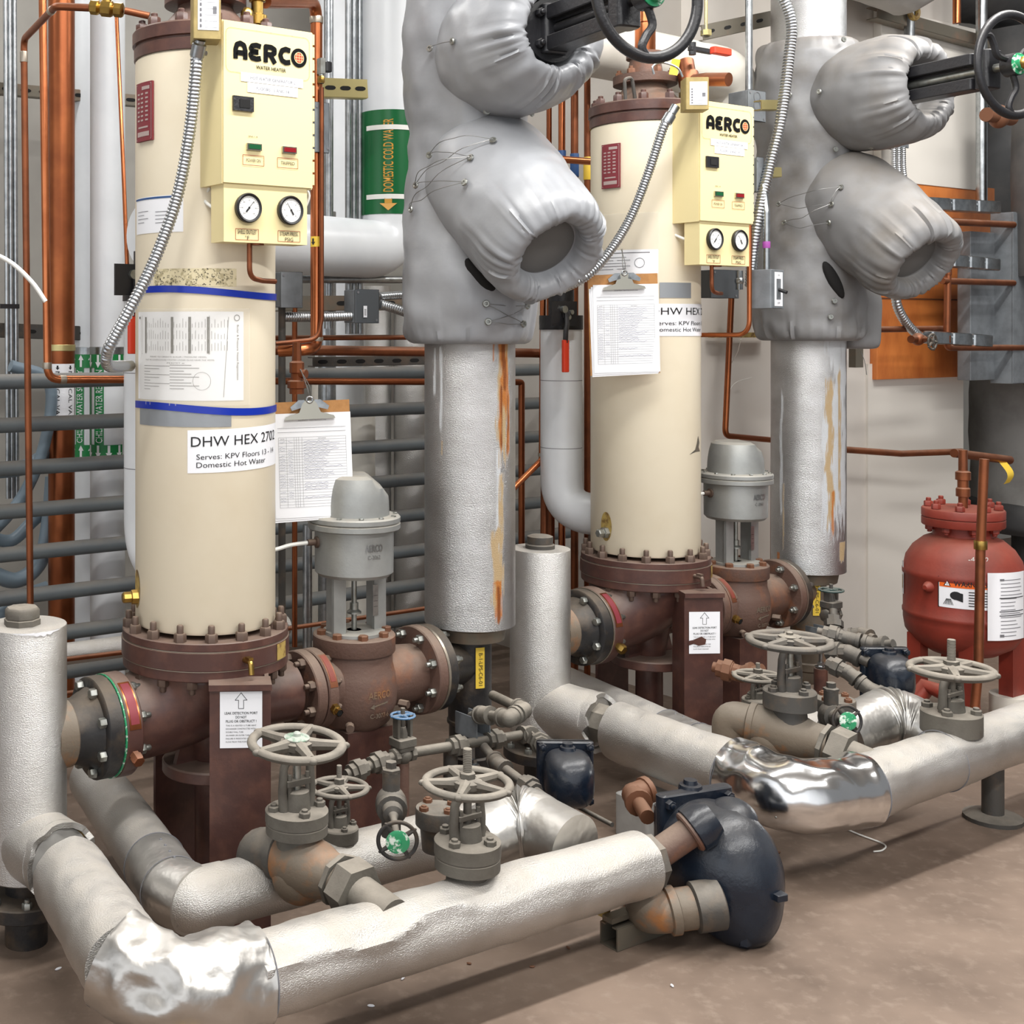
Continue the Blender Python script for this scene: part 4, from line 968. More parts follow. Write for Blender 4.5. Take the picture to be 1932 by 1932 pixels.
    b = MB(); b.lathe(a, Z, [(.04, .765), (.098, .768), (.108, .778), (.109, .893), (.124, .895), (.127, .898), (.127, .911), (.122, .914), (.127, .917), (.127, .928), (.123, .932), (.094, .934)], 56); ac = b.build('actuator_drum', alucast, r_)
    mp = cylmap(a, .109, -1.12, .845); b = MB(); b.text('AERCO', mp, 0, .010, .052, .020, .0018, .02); b.text('C-2062', mp, 0, -.014, .038, .011, .0012); b.build('raised_lettering', galv, ac)
    # dome with one slanted side
    b = MB(); rings = []
    for z, rr, sl in ((.930, .097, 9), (.965, .096, 9), (.985, .094, 9), (1.010, .09, .075), (1.035, .083, .045), (1.043, .070, .032)):
        ring = []
        for j in range(48):
            t = 2*PI*j/48; e = V((math.cos(t), math.sin(t), 0)); p = e*rr
            xx = p.x
            if xx > sl: p.x = sl
            ring.append(a+p+Z*z)
        rings.append(ring)
    b.loft(rings); b.build('actuator_dome', alucast, r_, ang=30)
    bolts(r_, a+Z*.931, Z, .114, 12, .007, .006, 0, steel, .1, 'cover_bolt')
    q = a+(V((-.94, -.33, 0)))*.108+Z*.862; d = V((-.94, -.33, 0)).normalized()
    b = MB(); b.lathe(q-d*.006, d, [(.016, 0), (.016, .012), (.009, .014), (.009, .035)], 12); b.mat(1).tube(spline([q+d*.03, q+d*.08-Z*.004, q+d*.13-Z*.014, q+d*.2-Z*.012], 6), .0055, 8); b.build('air_tube', [bolt_br, cable], r_)
    # pedestal
    b = MB(); b.box(a+Z*.18, (.15, .15, .36), U, -N); b.build('pedestal', brown, r_)
    return r_
control_valve(O1, 0); control_valve(O2, 1)

# ------------------------------------------------------------------ steam risers, tees, jackets, gate valves
def riser(o, k):
    a = L(o, .885, 0, 0); rr = .131
    r_ = thing('steam_riser', ('large silver embossed steam riser with orange rust runs under the left grey jacket', 'large silver embossed steam riser with white streaks under the right grey jacket')[k], 'pipe', a+Z*.54)
    ztop = 3.3
    zb = (.586, .545)[k]
    zj = 1.46; nz_ = 300; zs = [zb+(zj-zb)*i/nz_ for i in range(nz_+1)]
    b = MB(); b.lathe(a, Z, [(rr-.004, zb-.002)]+[(rr, q) for q in zs]+[(rr, ztop)], 220); ins = b.build('insulation', runs, r_)
    me = ins.data; base = root_loc(ins); at = {n_: [0.]*len(me.vertices) for n_ in ('lime', 'rust_pale', 'rust', 'rust_dark')}
    sm = lambda v, lo, hi: max(0., min(1., (v-lo)/(hi-lo)))
    def ax_(px): return cyl_hit(a, rr, px)[0]
    RUN = ([  # attr, px, half width px, y top, y bottom, density
        ('rust_pale', 950, 17, 636, 905, .55), ('rust', 952, 11, 640, 800, .62), ('rust', 945, 5, 700, 880, .6), ('rust', 959, 4, 730, 890, .55), ('rust_dark', 952, 7, 645, 760, .42), ('rust_dark', 946, 2.5, 720, 880, .6), ('rust_dark', 958, 2.2, 740, 885, .55), ('rust', 931, 3.5, 636, 690, .5),
        ('rust_pale', 938, 18, 985, 1192, .5), ('rust', 941, 11, 1090, 1190, .66), ('rust_dark', 941, 6, 1100, 1190, .5), ('rust_pale', 946, 8, 880, 1080, .38), ('lime', 940, 7, 830, 1090, .6), ('lime', 832, 4, 655, 850, .6), ('lime', 820, 3, 655, 770, .5), ('rust_pale', 834, 2.5, 830, 862, .7)]
        if k == 0 else [
        ('lime', 1578, 26, 640, 1066, .62), ('lime', 1560, 16, 760, 1066, .5), ('lime', 1591, 10, 640, 1066, .62), ('rust_pale', 1566, 12, 690, 1040, .42), ('rust_pale', 1584, 5, 680, 1000, .4), ('rust', 1571, 5, 920, 1030, .5), ('rust_pale', 1590, 9, 1020, 1066, .7), ('lime', 1474, 4, 720, 1055, .55), ('rust', 1468, 5, 1040, 1066, .5), ('rust_pale', 1478, 3, 900, 1050, .4)])
    for n_, px, hw, y0, y1, den in RUN:
        az, Y = cyl_hit(a, rr, px); d1 = abs(cyl_hit(a, rr, px-1)[0]-az)*hw; z1, z0 = zpx(y0, Y), zpx(y1, Y); hz = z1-z0
        for v in me.vertices:
            p = v.co+base
            if p.z < z0 or p.z > z1: continue
            da = math.atan2(p.y-a.y, p.x-a.x)-az; da = (da+PI) % (2*PI)-PI
            x = da/d1+.5*noise.noise((p.z*9, px, 1.))
            if abs(x) > 1.4: continue
            f = noise.noise((da*60, p.z*9, px*.7))*.6+noise.noise((da*150, p.z*26, px))*.5
            e = 1-abs(x)**1.6; fz = min(1, (p.z-z0)/(hz*.30)+.05)*min(1, (z1-p.z)/(hz*.10)+(.9 if y0 < 670 else .1))
            q = sm(e*(.55+den*.5)*fz+f*.55, .42, .62)
            at[n_][v.index] = max(at[n_][v.index], q*(.9 if n_ != 'lime' else .75))
    for n_, vals in at.items(): me.attributes.new(n_, 'FLOAT', 'POINT').data.foreach_set('value', vals)
    b = MB(); b.lathe(a, Z, [(.07, zb-.045), (.10, zb-.043), (.106, zb-.01), (.125, zb-.002), (.125, zb)], 40); b.build('end_collar', strutm, r_)
    # tee below
    t_ = thing('steam_tee', ('black welded steam tee with yellow line tag under the rust streaked riser', 'rusted copper coloured steam tee with yellow tag under the right riser')[k], 'pipe fitting', a+Z*.12)
    bm_ = (blackiron, ironrust)[k]
    b = MB(); b.lathe(a, Z, [(.03, .12), (.055, .13), (.060, .15), (.060, .17), (.066, .175), (.066, .20), (.060, .205), (.060, .29), (.066, .293), (.066, .302), (.063, .305), (.063, zb-.03)], 36)
    b.tube([L(o, .74, 0, .470), L(o, .80, 0, .470), L(o, .885, 0, .470)], [.085, .064, .056], 32); tb = b.build('tee_body', bm_, t_)
    az, Y = cyl_hit(a, .063, (905, 1540)[k]); mp = cylmap(a, .0665, az, zpx(1298, 3.66) if k == 0 else .385); hh = (.117, .15)[k]
    b = MB().patch(mp, -.014, 0, .014, hh, .001, 6); b.mat(1).text('B-1-LPS-C6-01', mp, .001, hh*.47, hh*.8, .012, .002, rot=-1); b.build('line_tag', [yellow, ink], t_)
    # strut stand holding the tee flange
    s_ = thing('pipe_support', ('small galvanised strut bracket with levelling bolt below the black steam tee', 'small galvanised strut bracket below the right steam tee')[k], 'pipe support', L(o, .80, .11, 0))
    q = L(o, .80, .11, .30); b = MB()
    b.box(q, (.05, .09, .005), U, -N); b.box(q-U*.024+Z*.03, (.004, .09, .06), U, -N); b.box(q+U*.024+Z*.03, (.004, .09, .06), U, -N); b.build('strut', boxgrey, s_)
    b = MB(); b.cyl(V((q.x, q.y, .16)), q+Z*.05, .007, n=10); b.lathe(q-Z*.085, Z, [(.02, 0), (.02, .004), (.012, .006), (.012, .018)], 6); b.lathe(q+Z*.003, Z, [(.012, 0), (.012, .014)], 6); b.build('levelling_bolt', galv, s_)
    b = MB(); b.cyl(V((q.x, q.y, 0)), V((q.x, q.y, .21)), .024, n=18); b.build('post', brown, s_)
riser(O1, 0); riser(O2, 1)

NB = V((.40, -.917, 0)).normalized(); UB = V((-NB.y, NB.x, 0))
def nz3(p, s): return noise.noise(p*s)
def puff(b, o, ax, xd, prof, n=72, amp=.006, fs=9, pleat=None, sub=4, sx=1, sy=1, warp=None):
    """padded fabric sleeve: prof = (r, h, pleat depth); smooth profile, soft dents and stitched gathers"""
    pts = spline([V((r, h, p)) for r, h, p in prof], sub); x = xd.normalized(); a = ax.normalized(); y = a.cross(x); rings = []
    for q in pts:
        ring = []
        for j in range(n):
            t = 2*PI*j/n; e = x*math.cos(t)*sx+y*math.sin(t)*sy
            p = o+a*q.y+e*q.x
            d = amp*nz3(p, fs)+amp*.5*nz3(p+V((5, 3, 1)), fs*2.6)
            if q.z > 0:
                w_ = noise.noise((math.cos(t)*2.2, math.sin(t)*2.2, o.x*3))*2.4
                s_ = math.sin(t*15+w_*3)+.5*math.sin(t*27+w_*5); d += q.z*(math.sqrt(s_*s_+.06)-1.0)*(.55+.6*noise.noise((math.cos(t)*3, math.sin(t)*3, 4.4+o.y)))
            p = p+e*d
            if warp: p = warp(p)
            ring.append(p)
        rings.append(ring)
    return b.loft(rings)
def eyelet(b, p, d, r=.009):
    b.torus(p, d, r*.62, r*.38, 16, 6); b.cyl(p-d*.002, p+d*.001, r*.4, n=8)
def jacket(o, k):
    a = L(o, .885, 0, 0); fab = (fabric, fabricold)[k]
    J = thing('insulation_jacket', ('puffy grey insulation jacket laced around valve and strainer, left of the right heater', 'puffy grey insulation jacket around the right riser near the plywood panel')[k], 'insulation jacket', a+Z*1.40)
    zt = (3.0, 2.52)[k]
    b = MB()
    prof = [(.128, 1.405, 0), (.165, 1.400, .010), (.188, 1.425, .014), (.196, 1.50, .004), (.192, 1.65, 0), (.186, 1.82, 0), (.176, 2.00, 0), (.182, 2.12, 0), (.192, 2.26, 0), (.19, 2.42, 0)]
    prof += [(.18, 2.55, 0), (.186, 2.72, 0), (.18, 3.0, 0)] if k == 0 else [(.180, 2.47, .006), (.165, 2.50, .012), (.135, 2.51, .012)]
    puff(b, a, Z, -NB, prof, 110, .019, 6, sub=8)
    jb = b.build('jacket_body', fab, J, ang=60)
    # bonnet cover and strainer cover
    zb = (2.225, 2.275)[k]
    def cover(ax, org, prof, sx, sy, nm, xd):
        b = MB(); puff(b, org, ax, xd, prof, 140, .009, 7, sub=7, sx=sx, sy=sy); return b.build(nm, fab, J, ang=70)
    sk = (V((0, 0, 0)), NB*.05+UB*.045)[k]; c0 = a+Z*zb+sk
    ub = cover(NB, c0, [(.12, .02, 0), (.165, .07, 0), (.190, .14, 0), (.198, .22, .0), (.196, .30, .004), (.182, .37, .014), (.155, .415, .020), (.120, .43, .018), (.098, .418, .012), (.092, .39, .004), (.075, .34, 0), (.03, .335, 0)], .98, 1.0, 'bonnet_cover', UB)
    ax2 = (NB*.405-Z*.325).normalized()
    c1 = a+Z*(1.955, 1.985)[k]+sk
    lc = cover(ax2, c1, [(.10, -.02, 0), (.155, .03, 0), (.184, .10, 0), (.190, .19, 0), (.186, .28, 0), (.180, .37, .003), (.176, .45, .009), (.164, .50, .017), (.138, .527, .020), (.110, .520, .014), (.094, .50, .007), (.088, .47, 0)], .98, 1.0, 'strainer_cover', UB)
    b = MB(); e = c1+ax2*.475; b.lathe(e-ax2*.03, ax2, [(.10, 0), (.098, .018), (.08, .028), (.03, .032), (.001, .033)], 40); b.build('end_pad', fabricdark, lc)
    # small dark opening and stub under the strainer cover
    b = MB(); px_, py_ = ((907, 520), (1574, 528))[k]; az, Y = cyl_hit(a, .196, px_); d = V((math.cos(az), math.sin(az), 0)); q = V((a.x+.190*d.x, a.y+.190*d.y, zpx(py_, Y))); e_ = Z.cross(d); tl = (Z*.75-e_*(.65, .40)[k]).normalized(); b.sphere(q, (.022, .016, (.062, .075)[k]), 18, 10, ax=tl, xdir=d.cross(tl)); b.build('jacket_opening', dark, J)
    # eyelets and lacing
    be = MB(); bw = MB()
    def body_pt(px, py):
        az, Y = cyl_hit(a, .197, px); return V((a.x+.203*math.cos(az), a.y+.203*math.sin(az), zpx(py, Y))), V((math.cos(az), math.sin(az), 0))
    def cov_pt(c, ax, h, rr, px, py):
        # march the pixel ray to the sleeve surface
        d = P(px, py, 1)-cam.location; best = None
        for i in range(500):
            p = cam.location+d*(2.6+i*.005); q = p-c; hh = q.dot(ax); rad = (q-ax*hh).length
            if -.02 < hh < h and rad < rr: return p-d.normalized()*.004, (q-ax*hh).normalized()
        return None
    if k == 0:
        B = [body_pt(*p) for p in ((813, 92), (812, 293), (787, 350), (778, 395), (918, 211), (916, 573), (920, 607))]
        R = [body_pt(*p) for p in ((992, 577), (985, 611), (1000, 214))]
        Cv = [cov_pt(c1, ax2, .5, .194, *p) for p in ((930, 264), (887, 297), (876, 344))]; Uv = [cov_pt(c0, NB, .4, .2, 853, 78)]
        lace = []
    else:
        B = [body_pt(*p) for p in ((1575, 282), (1590, 75), (1490, 180), (1470, 385), (1573, 568), (1566, 598))]; R = [body_pt(1480, 420)]
        Cv = [cov_pt(c1, ax2, .5, .194, *p) for p in ((1586, 353), (1568, 385), (1563, 420))]; Uv = [cov_pt(c0, NB, .4, .2, *p) for p in ((1545, 173), (1644, 280))]
    pts = B+R+[p for p in Cv if p]+[p for p in Uv if p]
    for p, d in pts: be = MB(); eyelet(be, p, d, .0105); be.build('eyelet', steel, J)
    def ln(p, q, sag=.0, out=.02):
        p_, q_ = p[0]+p[1]*.003, q[0]+q[1]*.003; m_ = (p_+q_)/2+(p[1]+q[1]).normalized()*out-Z*sag
        bw.tube(spline([p_, p_.lerp(m_, .55)+(p[1]+q[1])*out*.2, m_, q_.lerp(m_, .55)+(p[1]+q[1])*out*.2, q_], 5), .0011, 5); bw.build('lacing_wire', wire, J); bw.__init__()
    Cv = [p for p in Cv if p]; Uv = [p for p in Uv if p]
    if k == 0 and len(Cv) == 3:
        ln(B[1], Cv[0], 0, .05); ln(B[1], Cv[1], 0, .03); ln(B[2], Cv[0], .02, .05); ln(B[2], Cv[1], .0, .05); ln(B[2], Cv[2], 0, .03); ln(B[3], Cv[1], .02, .045); ln(B[3], Cv[2], .02, .05)
        if Uv: ln(B[0], Uv[0], 0, .01)
        for i, j in ((5, 1), (6, 0), (5, 0), (6, 1)): ln(B[i], R[j], .004, .010)
        ln(B[4], R[2], 0, .01)
    elif len(Cv) == 3:
        ln(B[3], Cv[0], 0, .03); ln(B[3], Cv[1], .02, .03); ln(R[0], Cv[1], .02, .03); ln(R[0], Cv[2], .02, .03); ln(Cv[0], Cv[1], 0, .01)
    if bw.v: bw.build('lacing_wire', wire, J)
    if k:
        b = MB(); puff(b, a+UB*.21+NB*.03+Z*1.37, Z, UB, [(.02, -.0, 0), (.07, .0, .005), (.085, .03, .004), (.088, .12, 0), (.085, .2, 0), (.06, .25, 0), (.02, .26, 0)], 36, .006, 9); b.build('side_flap', fab, J, ang=60)
        b = MB(); b.tube(spline([a+UB*.2+NB*.06+Z*1.36, a+UB*.21+NB*.07+Z*1.32, a+UB*.22+NB*.07+Z*1.27], 5), .0012, 5); b.build('loose_wire', wire, J)
    return zb
def wavy_wheel(b, c, ax, R, rr, nsp, hub, m=8):
    x, y, a = frame(ax)
    b.torus(c, a, R, rr, 64, 12, .8); b.cyl(c-a*.02, c+a*.02, hub, n=28)
    for i in range(nsp):
        t = 2*PI*i/nsp+.5; e = x*math.cos(t)+y*math.sin(t); f = a.cross(e)
        pts = [c+e*hub*.8, c+e*(hub+(R-hub)*.3)+f*R*.10, c+e*(hub+(R-hub)*.55)-f*R*.02, c+e*(hub+(R-hub)*.8)-f*R*.10, c+e*R]
        b.tube(spline(pts, 5), rr*.72, m)
def gate_valve(o, k, zb):
    a = L(o, .885, 0, 0)+Z*zb; tw = (.775, .815)[k]; n = NB
    if k == 0: n = V((.395, -.918, .01)).normalized()
    r_ = thing('gate_valve', ('black gate valve with spoked handwheel sticking out of the left grey jacket', 'black gate valve with green hub handwheel sticking out of the right grey jacket')[k], 'valve', a+n*.3)
    b = MB(); b.lathe(a+n*.30, n, [(.06, 0), (.095, .0), (.095, .03), (.075, .032), (.07, .07), (.085, .072), (.085, .10), (.05, .102)], 28)
    b.box(a+n*.375, (.13, .03, .11), UB, n.cross(UB) if 0 else n, )
    b.build('bonnet', blackpaint, r_)
    b = MB()
    for s_ in (-1, 1):
        q = a+Z*s_*.040
        b.box(q+n*.53, (.066, .33, .038), UB, n, bev=.008); b.box(q+n*.53-Z*s_*.010, (.016, .31, .03), UB, n)
    b.box(a+n*.40, (.075, .05, .13), UB, n, bev=.012); b.box(a+n*(tw-.085), (.07, .05, .125), UB, n, bev=.012); b.build('yoke', blackpaint, r_)
    for s_ in (-1, 1):
        for f in (-1, 1): inst('bolt', bolt_mesh(.012, .014, .01, blackpaint), r_, a+n*.405+Z*s_*.04+UB*f*.045, n)
    b = MB(); b.cyl(a+n*.35, a+n*(tw+.10), .014, n=16); b.build('stem', steel if k else blackpaint, r_)
    b = MB(); c = a+n*tw; wavy_wheel(b, c, n, (.150, .158)[k], .0145, 3 if k == 0 else 3, .036); wh = b.build('handwheel', blackpaint, r_)
    b = MB(); b.lathe(c+n*.018, n, [(.034, 0), (.034, .005), (.024, .006), (.024, .02), (.018, .022)], 24); b.build('hub_plate', greenw, wh)
    b = MB(); b.lathe(c+n*.024, n, [(.022, 0), (.022, .02), (.014, .03)], 8); b.build('hub_nut', brass, wh)
for k, o in enumerate((O1, O2)): gate_valve(o, k, jacket(o, k))
# ------------------------------------------------------------------ foreground pipework
def hand_wheel(b, c, ax, R, rr, nsp, hub, ph=0., dish=.0):
    x, y, a = frame(ax); c = V(c)
    b.torus(c, a, R, rr, 56, 10, .85); b.lathe(c-a*(rr+dish), a, [(hub*.7, 0), (hub, .003), (hub, rr*1.6), (hub*.6, rr*2.2)], 24)
    for i in range(nsp):
        t = ph+2*PI*i/nsp; e = x*math.cos(t)+y*math.sin(t)
        b.tube([c+e*hub*.6-a*dish, c+e*(hub*1.4)-a*dish*.6, c+e*R], [rr*1.5, rr*1.15, rr*.95], 8)
        b.sphere(c+e*(R+rr*.75), (rr*.7, rr*.9, rr*.7), 8, 6)
    return b
def yoke_valve(name, label, px, Y, yw, Rw, Rf, zf0, zf1, zbody, m, stem=0., hubm=None, nb=4, tilt=0., nsp=5, group=None, two=False, ph=.3):
    w = P(px, yw, Y); zw = w.z; c = V((w.x, w.y, 0))
    r_ = thing(name, label, 'valve', c+Z*zbody, group)
    ax = (Z+N*tilt).normalized()
    b = MB(); b.cyl(c+Z*zbody, c+Z*(zf0+.002), Rf*.72, Rf*.62, 28)
    b.lathe(c, Z, [(Rf*.9, zf0), (Rf, zf0+.003)]+([(Rf, zf0+(zf1-zf0)*.42), (Rf*.97, zf0+(zf1-zf0)*.44), (Rf*.97, zf0+(zf1-zf0)*.48), (Rf*1.02, zf0+(zf1-zf0)*.5), (Rf*1.02, zf1-.003)] if two else [(Rf, zf1-.003)])+[(Rf*.96, zf1), (Rf*.45, zf1+.001), (Rf*.40, zf1+(zw-zf1)*.28), (Rf*.34, zf1+(zw-zf1)*.3)], 40)
    b.build('bonnet', m, r_)
    bolts(r_, c+Z*zf1, Z, Rf*.78, nb, Rf*.19, Rf*.17, Rf*.1, m, ph, 'bonnet_bolt')
    b = MB(); h = zw-zf1
    for s_ in (-1, 1):
        b.tube([c+U*s_*Rf*.50+Z*(zf1-.002), c+U*s_*Rf*.55+Z*(zf1+h*.30), c+U*s_*Rf*.50+Z*(zf1+h*.65), c+U*s_*Rf*.28+Z*(zf1+h*.88)], [Rf*.17, Rf*.15, Rf*.14, Rf*.16], 10)
    b.lathe(c+Z*(zf1+h*.80), Z, [(Rf*.18, 0), (Rf*.34, .002), (Rf*.34, h*.10), (Rf*.22, h*.16)], 16)
    b.box(c+Z*(zf1+h*.42), (Rf*.9, Rf*.36, h*.10), U, -N, bev=.004)
    for s_ in (-1, 1): b.cyl(c+U*s_*Rf*.34+N*Rf*.1+Z*(zf1+h*.12), c+U*s_*Rf*.34+N*Rf*.1+Z*(zf1+h*.56), Rf*.07, n=8)
    b.build('yoke', m, r_)
    b = MB(); zt = zw+max(stem, .008); b.cyl(c+Z*(zf1), c+Z*zw, Rf*.13, n=12)
    if stem:
        n = 40; b.tube([c+Z*(zw+(zt-zw)*i/n) for i in range(n+1)], Rf*.13, 12, fn=lambda i, a, q: q*(1+.10*(i % 2)))
    b.build('stem', steel if not stem else m, r_)
    b = MB(); hand_wheel(b, c+Z*zw, ax, Rw, Rw*.112, nsp, Rw*.36, ph, .0); wh = b.build('handwheel', m, r_)
    b = MB()
    if hubm: b.lathe(c+Z*zw+ax*Rw*.12, ax, [(Rw*.28, 0), (Rw*.29, .003), (Rw*.22, .005), (Rw*.1, .006)], 24); b.lathe(c+Z*zw+ax*Rw*.16, ax, [(Rw*.09, 0), (Rw*.09, .008), (Rw*.05, .011)], 6); b.build('hub_plate', hubm, wh)
    else: b.lathe(c+Z*zw+ax*Rw*.06, ax, [(Rw*.30, 0), (Rw*.30, .004), (Rw*.20, .006), (Rw*.20, .018), (Rw*.15, .02)], 6); b.build('hub_nut', m, wh)
    return r_
def lag(b, pts, r, n=40, amp=.004, fs=7, step=.02, flat=0, fl=None, rad=0, seg=8, r2=None, caps=True):
    """lagging sleeve: tube with soft dents"""
    q = fillet(pts, rad, seg); out = []
    for i in range(len(q)-1):
        k = max(1, int((q[i+1]-q[i]).length/step)); out += [q[i].lerp(q[i+1], j/k) for j in range(k)]
    out.append(q[-1]); m0 = len(b.v); rs = r
    if r2: rs = [r+(r2-r)*i/(len(out)-1) for i in range(len(out))]
    b.tube(out, rs, n, caps=caps)
    cnt = n*len(out)
    for i in range(m0, m0+cnt):
        c = out[(i-m0)//n]; p = b.v[i]; e = (p-c).normalized()
        d = amp*nz3(p, fs)+amp*.6*nz3(p+V((3, 9, 1)), fs*2.7)
        if fl: d += fl(p, c, e)
        b.v[i] = p+e*d
    return b
def creased(amp, fs):
    def f(p, c, e):
        v = 1-abs(noise.noise(p*fs))*2.2; v2 = 1-abs(noise.noise(p*fs*1.9+V((7, 2, 5))))*2.2
        return amp*(max(v, -.5)+.5*max(v2, -.5)-.4)
    return f
def upright(o, k):
    a = L(o, -.483, 0, 0); rr = .0945
    r_ = thing('insulated_drop_leg', ('silver embossed insulated drop leg with square plug cap at the left edge', 'silver embossed insulated drop leg with round plug cap left of the right heater')[k], 'pipe', a+Z*.0)
    b = MB(); b.lathe(a, Z, [(rr-.003, .165), (rr, .168), (rr, .745), (rr-.001, .747), (.02, .748)], 56); ins = b.build('insulation', alu, r_)
    if k == 0:
        b = MB(); mp = cylmap(a, rr+.0006, -1.75, .722)
        n = 30; vs = []
        for i in range(n+1): x = i*.13/n; vs += [mp(x, .0245, .001), mp(x, .0245-.012*(.4+abs(nz3(V((x*60, 0, 3)), 1)))*math.sin(PI*i/n), .001)]
        b.add(vs, [(2*i, 2*i+1, 2*i+3, 2*i+2) for i in range(n)]); b.build('torn_edge', labelw, ins)
    b = MB(); q = a+Z*.745-U*.010*(1-k)
    b.lathe(q, Z, [(.046, 0), (.046, .014), (.043, .016), (.040, .017), (.041, .034), (.040, .040), (.030, .044), (.006, .046)] if k else [(.043, 0), (.043, .016), (.039, .018), (.041, .020), (.041, .038), (.036, .044), (.02, .046)], 30 if k else 8); b.build('plug_cap', irondark if k else iron, r_)
    b = MB(); b.cyl(a+Z*.0, a+Z*.17, .05, n=24); b.lathe(a, Z, [(.06, .085), (.112, .087), (.115, .09), (.115, .118), (.112, .121), (.06, .122)], 40); b.build('base_flange', blackiron, r_)
    bolts(r_, a+Z*.121, Z, .098, 8, .012, .014, .008, steel, .2, 'flange_bolt')
    # weld neck into the heater inlet
    b = MB(); f = L(o, -.283, 0, .475)
    b.lathe(f, -U, [(.10, 0), (.1215, .002), (.1215, .036), (.118, .039), (.098, .040), (.090, .055), (.078, .08), (.076, .10)], 44); nk = b.build('neck_flange', blackiron, r_)
    b = MB(); b.lathe(L(o, -.283-.095, 0, .475), -U, [(.076, 0), (.080, .004), (.080, .05)], 30); b.build('rusty_neck', ironrust, r_)
    b = MB(); b.lathe(L(o, -.2832, 0, .475), U, [(.09, 0), (.1238, .0), (.1238, .004), (.09, .004)], 44); b.build('gasket', greenw if k == 0 else solder, r_)
    bolts(r_, f-U*.041, -U, .103, 8, .0125, .016, .0, steel, .39, 'flange_bolt')
upright(O1, 0); upright(O2, 1)

def front_run(k):
    o = (O1, O2)[k]; a = L(o, -.483, 0, 0)
    if k == 0: zc = .236; g0, g1 = P(112, 1622, 2.875), P(132, 1652, 2.81); e0, ec, e1 = P(240, 1826, 2.408), P(318, 1876, 2.365), P(472, 1846, 2.435); en = P(1208, 1630, 2.97); r = .083; rf = .0785
    else: zc = .24; g0, g1 = P(1126, 1362, 3.885), P(1168, 1380, 3.80); e0, ec, e1 = P(1402, 1466, 3.395), P(1492, 1508, 3.262), P(1618, 1492, 3.345); en = P(2010, 1350, 3.90); r = .086; rf = .082
    st = V((a.x, a.y, zc+.01))
    r_ = thing('insulated_pipe', ('silver lagged pipe with crumpled foil elbow at lower left, ending at the big trap', 'silver lagged condensate pipe with shiny foil elbow, running out at the right edge')[k], 'pipe', V((ec.x, ec.y, ec.z-.09)))
    b = MB(); d = (g0-st).normalized()
    lag(b, [st, g0-d*.012], r*1.03, 44, .003, 8, caps=True); s1 = b.build('sleeve', alu, r_)
    # torn rim with fibre
    b = MB(); rg = []
    x, y, ax = frame(d)
    for q, rr_ in ((-.03, r*1.0), (0, r*1.055), (.012, r*1.06), (.010, r*.9), (-.02, r*.86)):
        rg.append([g0+d*(q+.02*nz3(V((math.cos(2*PI*j/44)*3, math.sin(2*PI*j/44)*3, k)), 1))+(x*math.cos(2*PI*j/44)+y*math.sin(2*PI*j/44))*(rr_+.003*nz3(V((math.cos(2*PI*j/44)*2, math.sin(2*PI*j/44)*2, 7+k)), 1)) for j in range(44)])
    b.loft(rg); b.build('torn_rim', (alu, alu)[k], s1)
    b = MB(); b.lathe(g0-d*.03, d, [(r*.86, 0), (r*.86, .034), (.05, .036)], 36); b.build('fibre_lagging', (ductgrey, alu)[k], s1)
    if k == 0: b = MB(); b.torus(g0-d*.004, d, r*.93, .005, 44, 6); b.build('fibre_edge', insul, s1)
    b = MB(); b.cyl(g0-d*.06, g1+d*.08, .043, n=24); b.build('bare_pipe', iron, r_)
    if k:
        b = MB(); b.lathe(g0-d*.005, d, [(.048, 0), (.060, .004), (.060, .05), (.048, .054)], 8); b.build('hex_nut', iron, r_)
    b = MB()
    lag(b, [g1, e0], r, 48, .005, 8, fl=(lambda p, c, e: .006*max(0, nz3(p, 22))*max(0, e.z) if k == 0 else -.006*max(0, nz3(p, 12))*max(0, e.z))); b.build('sleeve', alu, r_)
    # elbow cover
    b = MB(); dd0 = (ec-e0).normalized(); dd1 = (e1-ec).normalized()
    cr = creased(.013 if k == 0 else .009, 10 if k == 0 else 7)
    lag(b, [e0-dd0*.03, ec, e1+dd1*.02], (r+.006), 72, .003, 10, step=.007, rad=.12, seg=14, fl=lambda p, c, e: cr(p, c, e)*min(1, max(0, .55+.6*e.z)))
    el = b.build('elbow_cover', (foil, foilbright)[k], r_, ang=75)
    b = MB()
    for i in range(5):
        q = e0.lerp(ec, .3+.2*i) if i < 3 else ec.lerp(e1, .3*(i-2)); b.sphere(q+V((-.3, -.75, -.35)).normalized()*(r+.002), .004, 8, 6)
    b.build('rivet', steel, el)
    b = MB(); df = (en-e1).normalized()
    ridge = lambda p, c, e: (.009*math.exp(-((e.z-.55-.25*nz3(p, 6))/.12)**2)+.006*max(0, nz3(p, 9))*max(0, e.z))*(1 if (p-e1).length < .5 else .4)*(1 if k == 0 else .45)
    lag(b, [e1-df*.005, en], rf, 56, .004, 6, step=.014, r2=rf*.94, fl=ridge); sl = b.build('sleeve', alu, r_)
    # lap seams
    b = MB()
    for p_, ax_, rr_ in ((e0-dd0*.03, dd0, r+.006), (e1+dd1*.02, dd1, r+.005))+(() if k == 0 else ((e1.lerp(en, .36), df, rf+.001),)):
        b = MB(); b.torus(p_, ax_, rr_, .0014, 56, 6); b.build('lap_seam', inkgrey, r_)
    if k == 0:
        b = MB(); b.lathe(en-df*.0, df, [(rf*.94, 0), (rf*.94, .002), (.05, .004)], 40); b.build('end_cap', alu, sl)
        b = MB(); b.lathe(en+df*.002, df, [(.055, 0), (.063, .004), (.063, .034), (.052, .038)], 8); b.build('hex_bushing', irondark, r_)
        # exposed fibre under the foil elbow
        b = MB(); q = ec+V((.06, -.055, -.075)); b.sphere(q, (.055, .022, .018), 16, 8, ax=Z, xdir=U); b.build('fibre_lagging', insul, el)
